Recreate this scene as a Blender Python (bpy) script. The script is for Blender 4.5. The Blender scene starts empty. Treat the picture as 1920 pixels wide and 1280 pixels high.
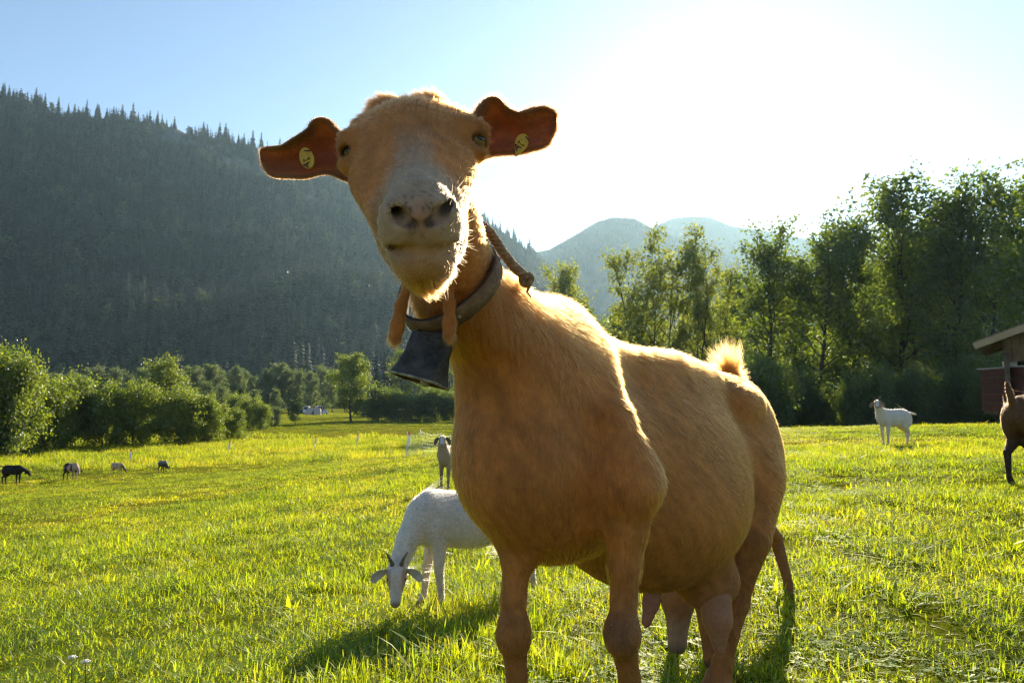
import bpy, bmesh, math, random
import numpy as np
from mathutils import Vector, Matrix
DEV = set()
RNG = np.random.default_rng(7)
random.seed(7)
scene = bpy.context.scene
COL = scene.collection
R = math.radians

# ------------------------------------------------------------------ camera, sky, sun, exposure
CAM_H, FPX, HORIZON = 0.70, 1280.0, 755.0          # metres, pixels of the 1920 wide photograph
PITCH = math.atan((HORIZON - 640.0) / FPX)
cam_data = bpy.data.cameras.new('camera')
cam = bpy.data.objects.new('camera', cam_data)
COL.objects.link(cam)
cam_data.sensor_width = 36.0
cam_data.lens = 24.0
cam_data.clip_start, cam_data.clip_end = 0.05, 20000.0
cam.location = (0, 0, CAM_H)
cam.rotation_euler = (math.pi / 2 + PITCH, 0, 0)
cam_data.dof.use_dof = True
cam_data.dof.focus_distance = 0.85
cam_data.dof.aperture_fstop = 18.0
scene.camera = cam

SUN_AZ, SUN_EL = R(17.5), R(23.5)                   # azimuth to the right of the view (+Y), elevation
SUN_DIR = Vector((math.sin(SUN_AZ) * math.cos(SUN_EL), math.cos(SUN_AZ) * math.cos(SUN_EL), math.sin(SUN_EL)))
world = bpy.data.worlds.new('World')
scene.world = world
world.use_nodes = True
wn = world.node_tree.nodes
wl = world.node_tree.links
wn.clear()
sky = wn.new('ShaderNodeTexSky')
sky.sky_type = 'NISHITA'
sky.sun_disc = False
sky.sun_elevation = SUN_EL
sky.sun_rotation = SUN_AZ
sky.altitude = 800.0
sky.air_density = 1.0
sky.dust_density = 0.25
sky.ozone_density = 1.6
bgn = wn.new('ShaderNodeBackground')
bgn.inputs['Strength'].default_value = 0.066
wo = wn.new('ShaderNodeOutputWorld')
wl.new(sky.outputs[0], bgn.inputs[0])
wl.new(bgn.outputs[0], wo.inputs[0])

sun_data = bpy.data.lights.new('sun', 'SUN')
sun_data.energy = 5.0
sun_data.angle = R(0.53)
sun_data.color = (1.0, 0.86, 0.66)
sun = bpy.data.objects.new('sun', sun_data)
COL.objects.link(sun)
sun.rotation_euler = (-SUN_DIR).to_track_quat('-Z', 'Y').to_euler()
sun.location = (30, 60, 60)

vs = scene.view_settings
vs.view_transform = 'Standard'
vs.look = 'None'
vs.exposure = 1.5
vs.gamma = 1.0
vs.use_curve_mapping = False
cy = scene.cycles
cy.use_denoising = True
cy.denoiser = 'OPENIMAGEDENOISE'
cy.denoising_prefilter = 'NONE'
cy.use_adaptive_sampling = True
cy.adaptive_threshold = 0.006
cy.filter_width = 1.2
cy.max_bounces = 8
cy.diffuse_bounces = 3
cy.glossy_bounces = 2
cy.transmission_bounces = 6
cy.transparent_max_bounces = 12
cy.volume_bounces = 0
cy.caustics_reflective = False
cy.caustics_refractive = False
cy.sample_clamp_indirect = 6.0
scene.cycles_curves.shape = 'RIBBONS'

# ------------------------------------------------------------------ helpers
def P(px, py, d):
    """World point seen at pixel (px, py) of the 1920x1280 photograph, d metres ahead (world Y)."""
    x, y = (px - 960.0) / FPX, (640.0 - py) / FPX
    c, s = math.cos(PITCH), math.sin(PITCH)
    yy, zz = c - s * y, s + c * y
    k = d / yy
    return np.array([x * k, d, CAM_H + zz * k])

def V3(*a):
    return np.array(a, dtype=float)

def unit(v):
    v = np.asarray(v, dtype=float)
    return v / max(np.linalg.norm(v), 1e-9)

def tag(o, label=None, cat=None, group=None, kind=None):
    if label: o['label'] = label
    if cat: o['category'] = cat
    if group: o['group'] = group
    if kind: o['kind'] = kind
    return o

def empty(name, loc, label=None, cat=None, group=None):
    o = bpy.data.objects.new(name, None)
    COL.objects.link(o)
    o.location = [float(v) for v in loc]
    o.empty_display_size = 0.1
    return tag(o, label, cat, group)

def mesh_from(name, verts, faces, smooth=True):
    me = bpy.data.meshes.new(name)
    verts = np.asarray(verts, dtype=np.float32)
    if isinstance(faces, np.ndarray) and faces.ndim == 2:
        n, k = faces.shape
        me.vertices.add(len(verts))
        me.vertices.foreach_set('co', verts.ravel())
        me.loops.add(n * k)
        me.loops.foreach_set('vertex_index', faces.astype(np.int32).ravel())
        me.polygons.add(n)
        me.polygons.foreach_set('loop_start', np.arange(0, n * k, k, dtype=np.int32))
        me.update(calc_edges=True)
    else:
        me.from_pydata([tuple(map(float, v)) for v in verts], [], [tuple(map(int, f)) for f in faces])
    if smooth:
        me.polygons.foreach_set('use_smooth', np.ones(len(me.polygons), dtype=bool))
    me.update()
    return me

def obj(name, me, mat=None, parent=None):
    o = bpy.data.objects.new(name, me)
    COL.objects.link(o)
    if mat is not None and not me.materials:
        me.materials.append(mat)
    if parent is not None:
        o.parent = parent
    return o

def set_color(me, cols, name='Col'):
    """Per-vertex colour (the coat or blade's own colour)."""
    a = me.color_attributes.new(name, 'FLOAT_COLOR', 'POINT')
    c = np.ones((len(me.vertices), 4), dtype=np.float32)
    c[:, :3] = cols
    a.data.foreach_set('color', c.ravel())

def vnoise(X, scale, seed=0):
    """Smooth value noise in [-1, 1], vectorised."""
    X = np.asarray(X, float) * scale + 31.7 * (seed + 1)
    i = np.floor(X).astype(np.int64)
    f = X - i
    f = f * f * (3 - 2 * f)
    d = X.shape[1]
    out = np.zeros(len(X))
    for c in range(1 << d):
        w = np.ones(len(X)); hsh = np.full(len(X), seed * 1013 + 7, dtype=np.int64)
        for a in range(d):
            o = (c >> a) & 1
            w *= f[:, a] if o else 1 - f[:, a]
            hsh = (hsh * 73856093) ^ ((i[:, a] + o) * (19349663, 83492791, 49979687)[a])
            hsh = (hsh ^ (hsh >> 13)) * 1274126177 & 0x7fffffff
        out += w * ((hsh % 65536) / 32768.0 - 1.0)
    return out

def smooth01(x, a, b):
    t = np.clip((np.asarray(x, float) - a) / (b - a), 0, 1)
    return t * t * (3 - 2 * t)

class Geo:
    """Collects simple shapes into one mesh."""
    def __init__(self):
        self.v, self.f, self.n = [], [], 0
    def add(self, v, f):
        v = np.asarray(v, dtype=float)
        self.v.append(v)
        self.f += [tuple(int(i) + self.n for i in q) for q in f]
        self.n += len(v)
        return self
    def box(self, c, s, rot=None):
        c, s = np.asarray(c, float), np.asarray(s, float) / 2
        v = np.array([[x, y, z] for x in (-1, 1) for y in (-1, 1) for z in (-1, 1)]) * s
        if rot is not None:
            v = v @ np.asarray(rot).T
        return self.add(v + c, [(0, 1, 3, 2), (4, 6, 7, 5), (0, 4, 5, 1), (2, 3, 7, 6), (0, 2, 6, 4), (1, 5, 7, 3)])
    def tube(self, pts, rad, seg=8, cap=True, flat=1.0):
        pts = np.asarray(pts, float)
        rad = np.broadcast_to(np.asarray(rad, float), (len(pts),))
        t = np.gradient(pts, axis=0)
        up = V3(0.123, 0.31, 0.94)
        V, F = [], []
        for i, (p, r) in enumerate(zip(pts, rad)):
            a = unit(t[i])
            b = unit(np.cross(a, up))
            c = np.cross(b, a)
            for k in range(seg):
                th = 2 * math.pi * k / seg
                V.append(p + r * (math.cos(th) * b + flat * math.sin(th) * c))
        for i in range(len(pts) - 1):
            for k in range(seg):
                k2 = (k + 1) % seg
                F.append((i * seg + k, i * seg + k2, (i + 1) * seg + k2, (i + 1) * seg + k))
        if cap:
            F.append(tuple(reversed(range(seg))))
            F.append(tuple(range((len(pts) - 1) * seg, len(pts) * seg)))
        return self.add(V, F)
    def ball(self, c, r, nu=12, nv=8, rot=None):
        r = np.broadcast_to(np.asarray(r, float), (3,))
        V = [V3(0, 0, 1)]
        for j in range(1, nv):
            a = math.pi * j / nv
            for i in range(nu):
                b = 2 * math.pi * i / nu
                V.append(V3(math.sin(a) * math.cos(b), math.sin(a) * math.sin(b), math.cos(a)))
        V.append(V3(0, 0, -1))
        V = np.array(V) * r
        if rot is not None:
            V = V @ np.asarray(rot).T
        F = [(0, 1 + i, 1 + (i + 1) % nu) for i in range(nu)]
        for j in range(nv - 2):
            for i in range(nu):
                a, b = 1 + j * nu + i, 1 + j * nu + (i + 1) % nu
                F.append((a, a + nu, b + nu, b))
        last = len(V) - 1
        F += [(last, 1 + (nv - 2) * nu + (i + 1) % nu, 1 + (nv - 2) * nu + i) for i in range(nu)]
        return self.add(V + np.asarray(c, float), F)
    def mesh(self, name, smooth=True):
        return mesh_from(name, np.concatenate(self.v), self.f, smooth)
    def build(self, name, mat, parent=None, smooth=True):
        return obj(name, self.mesh(name, smooth), mat, parent)

# ------------------------------------------------------------------ materials
def material(name):
    m = bpy.data.materials.new(name)
    m.use_nodes = True
    m.node_tree.nodes.clear()
    return m, m.node_tree.nodes, m.node_tree.links

def ramp(nodes, stops):
    r = nodes.new('ShaderNodeValToRGB')
    e = r.color_ramp.elements
    while len(e) < len(stops):
        e.new(0.5)
    for el, (p, c) in zip(e, stops):
        el.position = p
        el.color = (*c, 1)
    return r

def noise(nodes, links, scale, detail=4.0, rough=0.6, coord=None, dist=0.0):
    n = nodes.new('ShaderNodeTexNoise')
    n.inputs['Scale'].default_value = scale
    n.inputs['Detail'].default_value = detail
    n.inputs['Roughness'].default_value = rough
    n.inputs['Distortion'].default_value = dist
    if coord is not None:
        links.new(coord, n.inputs['Vector'])
    return n

def mix_rgb(nodes, links, fac, a, b, mode='MIX'):
    m = nodes.new('ShaderNodeMix')
    m.data_type = 'RGBA'
    m.blend_type = mode
    for sock, val in ((m.inputs[0], fac), (m.inputs[6], a), (m.inputs[7], b)):
        if hasattr(val, 'is_output'):
            links.new(val, sock)
        elif isinstance(val, (int, float)):
            sock.default_value = val
        else:
            sock.default_value = (*val, 1)
    return m.outputs[2]

def mat_surface(name, c1, c2, scale=8.0, rough=0.8, bump=0.2, metallic=0.0, spec=0.3, detail=6.0, bscale=None, lo=0.35, hi=0.65):
    m, n, l = material(name)
    tc = n.new('ShaderNodeTexCoord')
    nz = noise(n, l, scale, detail, 0.6, tc.outputs['Object'])
    rp = ramp(n, [(lo, c1), (hi, c2)])
    l.new(nz.outputs['Fac'], rp.inputs[0])
    b = n.new('ShaderNodeBsdfPrincipled')
    b.inputs['Roughness'].default_value = rough
    b.inputs['Metallic'].default_value = metallic
    b.inputs['Specular IOR Level'].default_value = spec
    l.new(rp.outputs[0], b.inputs['Base Color'])
    if bump:
        nb = noise(n, l, bscale or scale * 4, 5.0, 0.6, tc.outputs['Object'])
        bp = n.new('ShaderNodeBump')
        bp.inputs['Strength'].default_value = bump
        bp.inputs['Distance'].default_value = 0.01
        l.new(nb.outputs['Fac'], bp.inputs['Height'])
        l.new(bp.outputs[0], b.inputs['Normal'])
    o = n.new('ShaderNodeOutputMaterial')
    l.new(b.outputs[0], o.inputs[0])
    return m

def mat_leaf(name, c1, c2, trans=0.5, tcol=None, rough=0.5, gloss=0.06, scale=0.5, use_attr=False, inst=False):
    """Thin foliage: reflects on the lit side and passes warm light through."""
    m, n, l = material(name)
    geo = n.new('ShaderNodeNewGeometry')
    nz = noise(n, l, scale, 3.0, 0.6, geo.outputs['Position'])
    rp = ramp(n, [(0.32, c1), (0.68, c2)])
    l.new(nz.outputs['Fac'], rp.inputs[0])
    col = rp.outputs[0]
    if use_attr:
        at = n.new('ShaderNodeAttribute')
        at.attribute_name = 'Col'
        col = mix_rgb(n, l, 1.0, col, at.outputs['Color'], 'MULTIPLY')
    if inst:      # each plant has its own shade of green
        oi = n.new('ShaderNodeObjectInfo')
        r2 = ramp(n, [(0.0, (0.45, 0.5, 0.55)), (0.75, (1.1, 1.1, 1.0)), (1.0, (1.9, 1.75, 1.3))])
        l.new(oi.outputs['Random'], r2.inputs[0])
        col = mix_rgb(n, l, 1.0, col, r2.outputs[0], 'MULTIPLY')
    d = n.new('ShaderNodeBsdfDiffuse')
    t = n.new('ShaderNodeBsdfTranslucent')
    g = n.new('ShaderNodeBsdfGlossy')
    g.inputs['Roughness'].default_value = rough
    g.inputs['Color'].default_value = (1, 1, 1, 1)
    l.new(col, d.inputs[0])
    tc = mix_rgb(n, l, 1.0, col, tcol or (1.5, 1.35, 0.7), 'MULTIPLY')
    l.new(tc, t.inputs[0])
    mx = n.new('ShaderNodeMixShader')
    mx.inputs[0].default_value = trans
    l.new(d.outputs[0], mx.inputs[1])
    l.new(t.outputs[0], mx.inputs[2])
    mg = n.new('ShaderNodeMixShader')
    mg.inputs[0].default_value = gloss
    l.new(mx.outputs[0], mg.inputs[1])
    l.new(g.outputs[0], mg.inputs[2])
    o = n.new('ShaderNodeOutputMaterial')
    l.new(mg.outputs[0], o.inputs[0])
    return m

def mat_coat(name, rough=0.75, sheen=0.1, trans=0.0, scale=60.0, bump=0.25):
    """Animal skin and coat: colour from the coat pattern attribute with fine grain."""
    m, n, l = material(name)
    at = n.new('ShaderNodeAttribute')
    at.attribute_name = 'Col'
    geo = n.new('ShaderNodeNewGeometry')
    nz = noise(n, l, scale, 5.0, 0.65, geo.outputs['Position'])
    rp = ramp(n, [(0.3, (0.78, 0.78, 0.78)), (0.7, (1.16, 1.16, 1.16))])
    l.new(nz.outputs['Fac'], rp.inputs[0])
    col = mix_rgb(n, l, 1.0, at.outputs['Color'], rp.outputs[0], 'MULTIPLY')
    b = n.new('ShaderNodeBsdfPrincipled')
    b.inputs['Roughness'].default_value = rough
    b.inputs['Specular IOR Level'].default_value = 0.2
    b.inputs['Sheen Weight'].default_value = sheen
    b.inputs['Sheen Roughness'].default_value = 0.4
    l.new(col, b.inputs['Base Color'])
    l.new(col, b.inputs['Sheen Tint'])
    bp = n.new('ShaderNodeBump')
    bp.inputs['Strength'].default_value = bump
    bp.inputs['Distance'].default_value = 0.003
    l.new(nz.outputs['Fac'], bp.inputs['Height'])
    l.new(bp.outputs[0], b.inputs['Normal'])
    sh = b.outputs[0]
    if trans:
        t = n.new('ShaderNodeBsdfTranslucent')
        tc = mix_rgb(n, l, 1.0, col, (1.5, 1.1, 0.7), 'MULTIPLY')
        l.new(tc, t.inputs[0])
        mx = n.new('ShaderNodeMixShader')
        mx.inputs[0].default_value = trans
        l.new(sh, mx.inputs[1])
        l.new(t.outputs[0], mx.inputs[2])
        sh = mx.outputs[0]
    o = n.new('ShaderNodeOutputMaterial')
    l.new(sh, o.inputs[0])
    return m

def mat_fur(name, tint=(0.86, 0.66, 0.50)):
    m, n, l = material(name)
    at = n.new('ShaderNodeAttribute')
    at.attribute_name = 'Col'
    h = n.new('ShaderNodeBsdfHairPrincipled')
    h.model = 'CHIANG'
    h.parametrization = 'COLOR'
    h.inputs['Roughness'].default_value = 0.45
    h.inputs['IOR'].default_value = 1.42
    h.inputs['Radial Roughness'].default_value = 0.55
    l.new(mix_rgb(n, l, 1.0, at.outputs['Color'], tint, 'MULTIPLY'), h.inputs['Color'])
    o = n.new('ShaderNodeOutputMaterial')
    l.new(h.outputs[0], o.inputs[0])
    return m
# ------------------------------------------------------------------ terrain
_ctl = np.array([   # x, y, z of the meadow read from where animals, bushes and posts stand
    (0, 0, 0), (0.3, 1.2, 0.0), (1.2, 1.6, 0.0), (0.6, 2.4, -0.02), (2, 3, 0.02), (-0.5, 3.4, -0.30), (-1, 1.8, -0.10), (-2.2, 3, -0.34), (-0.95, 10.3, -0.58),
    (-4, 10, -0.95), (-8, 10, -1.5), (-2.5, 27, -1.25), (-12, 26, -2.2), (-21, 30, -2.8), (-9, 5, -1.3), (7, 13.6, -0.14), (4, 8, 0.0), (6, 5, 0.10), (9.6, 10.5, 0.02),
    (10, 25, -0.22), (17, 22, 0.0), (5, 25, -0.45), (1.5, 26, -0.85), (3, 16, -0.30), (10, 34, -1.6), (22, 30, -0.6), (14, 55, -4.0), (30, 55, -3.0), (40, 80, -4.0), (-35, 55, -2.95), (-20, 55, -2.9), (0, 60, -2.9),
    (-10, 100, -2.7), (20, 130, -3.3), (-60, 100, -2.9), (-50, 50, -3.1), (-40, 20, -3.0), (-30, -20, -3.0), (20, -20, 0.6), (0, -20, -0.2), (60, 20, 0.5), (60, -20, 1.0), (80, 100, -3.0),
    (-20, 200, -2.6), (60, 220, -2.6), (-120, 150, -2.8), (120, 160, -2.8), (-120, 0, -3), (140, 0, 0), (0, -120, -1)], dtype=float)
def _phi(r): return r
_A = _phi(np.linalg.norm(_ctl[:, None, :2] - _ctl[None, :, :2], axis=2))
_A = np.block([[_A, np.ones((len(_ctl), 1))], [np.ones((1, len(_ctl))), np.zeros((1, 1))]])
_wt = np.linalg.solve(_A, np.r_[_ctl[:, 2], 0])
def ground_z(x, y):
    x, y = np.atleast_1d(np.asarray(x, float)), np.atleast_1d(np.asarray(y, float))
    z = np.full(x.shape, _wt[-1])
    for (cx, cy, _), w in zip(_ctl, _wt[:-1]):
        z = z + w * np.sqrt((x - cx) ** 2 + (y - cy) ** 2 + 0.6)
    r = np.hypot(x, y)
    far = smooth01(r, 160, 260)
    z = z * (1 - far) - 2.7 * far
    X = np.stack([x.ravel(), y.ravel()], 1)
    bumps = (0.030 * vnoise(X, 0.9, 41) + 0.012 * vnoise(X, 2.7, 42)).reshape(x.shape)
    return z + bumps * (1 - smooth01(r, 60, 160)) * smooth01(r, 0.2, 2.5)
def gz(x, y): return float(ground_z(x, y)[0])

def grass_tone(n, l, pos):
    """Meadow colour: fresh green with yellowed and darker drifts."""
    n1 = noise(n, l, 0.22, 5.0, 0.6, pos, 0.6)
    n2 = noise(n, l, 1.7, 4.0, 0.65, pos)
    r1 = ramp(n, [(0.34, (0.140, 0.190, 0.014)), (0.50, (0.205, 0.245, 0.016)), (0.66, (0.280, 0.280, 0.026))])
    l.new(n1.outputs['Fac'], r1.inputs[0])
    r2 = ramp(n, [(0.30, (0.66, 0.72, 0.6)), (0.62, (1.1, 1.08, 1.0))])
    l.new(n2.outputs['Fac'], r2.inputs[0])
    return mix_rgb(n, l, 1.0, r1.outputs[0], r2.outputs[0], 'MULTIPLY')

def mat_ground():
    m, n, l = material('meadow_soil')
    geo = n.new('ShaderNodeNewGeometry')
    g = grass_tone(n, l, geo.outputs['Position'])
    g = mix_rgb(n, l, 1.0, g, (0.70, 0.62, 0.70), 'MULTIPLY')
    nz = noise(n, l, 9.0, 5.0, 0.7, geo.outputs['Position'])
    rp = ramp(n, [(0.52, (0, 0, 0)), (0.68, (1, 1, 1))])
    l.new(nz.outputs['Fac'], rp.inputs[0])
    c = mix_rgb(n, l, rp.outputs[0], g, (0.095, 0.065, 0.035))
    b = n.new('ShaderNodeBsdfDiffuse')
    l.new(c, b.inputs[0])
    nb = noise(n, l, 30.0, 5.0, 0.7, geo.outputs['Position'])
    bp = n.new('ShaderNodeBump'); bp.inputs['Strength'].default_value = 0.6; bp.inputs['Distance'].default_value = 0.03
    l.new(nb.outputs['Fac'], bp.inputs['Height']); l.new(bp.outputs[0], b.inputs['Normal'])
    o = n.new('ShaderNodeOutputMaterial'); l.new(b.outputs[0], o.inputs[0])
    return m

def build_ground():
    rr = np.r_[0, np.geomspace(0.4, 4400, 120)]
    na = 216
    th = 2 * np.pi * np.arange(na) / na
    V = [(0, 0, gz(0, 0))]
    X = rr[1:, None] * np.cos(th)[None]; Y = rr[1:, None] * np.sin(th)[None]
    Z = ground_z(X.ravel(), Y.ravel()).reshape(X.shape)
    V = np.concatenate([np.array(V), np.stack([X, Y, Z], -1).reshape(-1, 3)])
    F = [(0, 1 + k, 1 + (k + 1) % na) for k in range(na)]
    for i in range(len(rr) - 2):
        for k in range(na):
            k2 = (k + 1) % na
            F.append((1 + i * na + k, 1 + (i + 1) * na + k, 1 + (i + 1) * na + k2, 1 + i * na + k2))
    return tag(obj('meadow', mesh_from('meadow', V, F), mat_ground()), kind='structure')
build_ground()

# ------------------------------------------------------------------ mountains
M_forest_floor = mat_surface('forest_floor', (0.020, 0.030, 0.016), (0.045, 0.055, 0.030), 0.02, 0.95, 0.0, detail=8)
def mat_mountain():
    m, n, l = material('mountain_rock')
    geo = n.new('ShaderNodeNewGeometry')
    a = noise(n, l, 0.011, 9.0, 0.62, geo.outputs['Position'], 0.4)
    r = ramp(n, [(0.35, (0.75, 0.75, 0.75)), (0.65, (1.25, 1.25, 1.25))])
    l.new(a.outputs['Fac'], r.inputs[0])
    at = n.new('ShaderNodeAttribute'); at.attribute_name = 'Col'
    b = n.new('ShaderNodeBsdfDiffuse'); l.new(mix_rgb(n, l, 1.0, at.outputs['Color'], r.outputs[0], 'MULTIPLY'), b.inputs[0])
    o = n.new('ShaderNodeOutputMaterial'); l.new(b.outputs[0], o.inputs[0])
    return m
M_mount = mat_mountain()

def far(px, py, d):
    return P(px, py, d)

def rockiness(X):
    hi = smooth01(X[:, 2], 120, 330)
    return (vnoise(X[:, :2], 0.010, 77) + 0.5 * vnoise(X[:, :2], 0.03, 78)) * (0.45 + 0.55 * hi)

class Range:
    """A mountain face between a foot line and a crest line, with its back slope."""
    def __init__(self, name, crest, foot_d, rough, seed, back=600.0):
        self.crest = crest                      # (px, py, distance) crest of bare ground
        pts = np.array([far(*c) for c in crest])
        self.C = resample2(pts, 260)
        foot = self.C.copy()
        k = np.minimum(foot_d / self.C[:, 1], 0.9)
        foot[:, 0] *= k; foot[:, 1] *= k; foot[:, 2] = -3.5
        self.F = foot
        self.rough, self.seed = rough, seed
        nt = 70
        T = np.linspace(0, 1, nt)
        grid = self.sample(np.repeat(T, 260), np.tile(np.linspace(0, 1, 260), nt)).reshape(nt, 260, 3)
        bk = self.C.copy(); f = (bk[:, 1] + back) / bk[:, 1]
        bk[:, 0] *= f; bk[:, 1] *= f; bk[:, 2] = -3.5
        G = np.concatenate([grid, bk[None]])
        V = G.reshape(-1, 3)
        a = np.arange((nt) * 260).reshape(nt, 260)
        q = np.stack([a[:, :-1], a[:, 1:], a[:, 1:] + 260, a[:, :-1] + 260], -1).reshape(-1, 4)
        me = mesh_from(name, V, q)
        rk = smooth01(rockiness(V), 0.58, 0.78)[:, None]
        set_color(me, V3(0.020, 0.032, 0.018) * (1 - rk) + V3(0.10, 0.10, 0.095) * rk)
        self.obj = tag(obj(name, me, M_mount), kind='structure')
    def sample(self, t, s):
        i = s * 259; i0 = np.clip(np.floor(i).astype(int), 0, 258); f = (i - i0)[:, None]
        C = self.C[i0] * (1 - f) + self.C[i0 + 1] * f
        Fo = self.F[i0] * (1 - f) + self.F[i0 + 1] * f
        tt = t[:, None]
        X = Fo * (1 - tt) + C * tt
        prof = t ** 1.15
        X[:, 2] = Fo[:, 2] * (1 - prof) + C[:, 2] * prof
        amp = self.rough * np.sin(np.pi * np.clip(t, 0, 1))
        XY = X[:, :2]
        X[:, 2] += amp * (0.6 * vnoise(XY, 0.006, self.seed) + 0.3 * vnoise(XY, 0.016, self.seed + 1) + 0.12 * vnoise(XY, 0.05, self.seed + 2)) - amp * 0.25
        return X

def resample2(pts, n):
    t = np.r_[0, np.cumsum(np.linalg.norm(np.diff(pts, axis=0), axis=1))]
    s = np.linspace(0, t[-1], n)
    return np.stack([np.interp(s, t, pts[:, k]) for k in range(pts.shape[1])], 1)

left_range = Range('mountain_left', [(-3600, 640, 470), (-2400, 520, 560), (-1500, 420, 720), (-900, 330, 900), (-500, 250, 950), (-200, 190, 1000), (0, 178, 1050), (60, 192, 1060), (110, 216, 1070), (130, 224, 1080), (190, 222, 1090), (250, 226, 1100), (330, 240, 1120), (350, 252, 1125), (420, 262, 1150), (480, 280, 1170),
    (560, 305, 1200), (640, 335, 1240), (760, 372, 1300), (890, 402, 1400), (950, 440, 1450), (1000, 476, 1500), (1040, 520, 1540), (1100, 600, 1580), (1200, 740, 1640)], 430, 45.0, 3)
mid_range = Range('mountain_middle', [(760, 560, 2327), (900, 520, 2340), (980, 478, 2394), (1030, 468, 2420), (1080, 440, 2460), (1120, 416, 2487), (1150, 408, 2500), (1190, 410, 2500), (1230, 432, 2487), (1300, 455, 2460), (1400, 500, 2394), (1550, 580, 2367), (1700, 700, 2340)], 1700, 50.0, 13, 600)
far_range = Range('mountain_far', [(1000, 560, 3196), (1150, 470, 3264), (1230, 424, 3304), (1255, 411, 3318), (1290, 406, 3332), (1330, 407, 3332), (1370, 424, 3332), (1430, 432, 3332), (1520, 450, 3332), (1650, 480, 3332), (1800, 520, 3332), (1960, 505, 3332), (2200, 480, 3264), (2700, 520, 2856), (3500, 560, 1700), (4200, 600, 1200)], 2600, 60.0, 23, 600)
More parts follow.
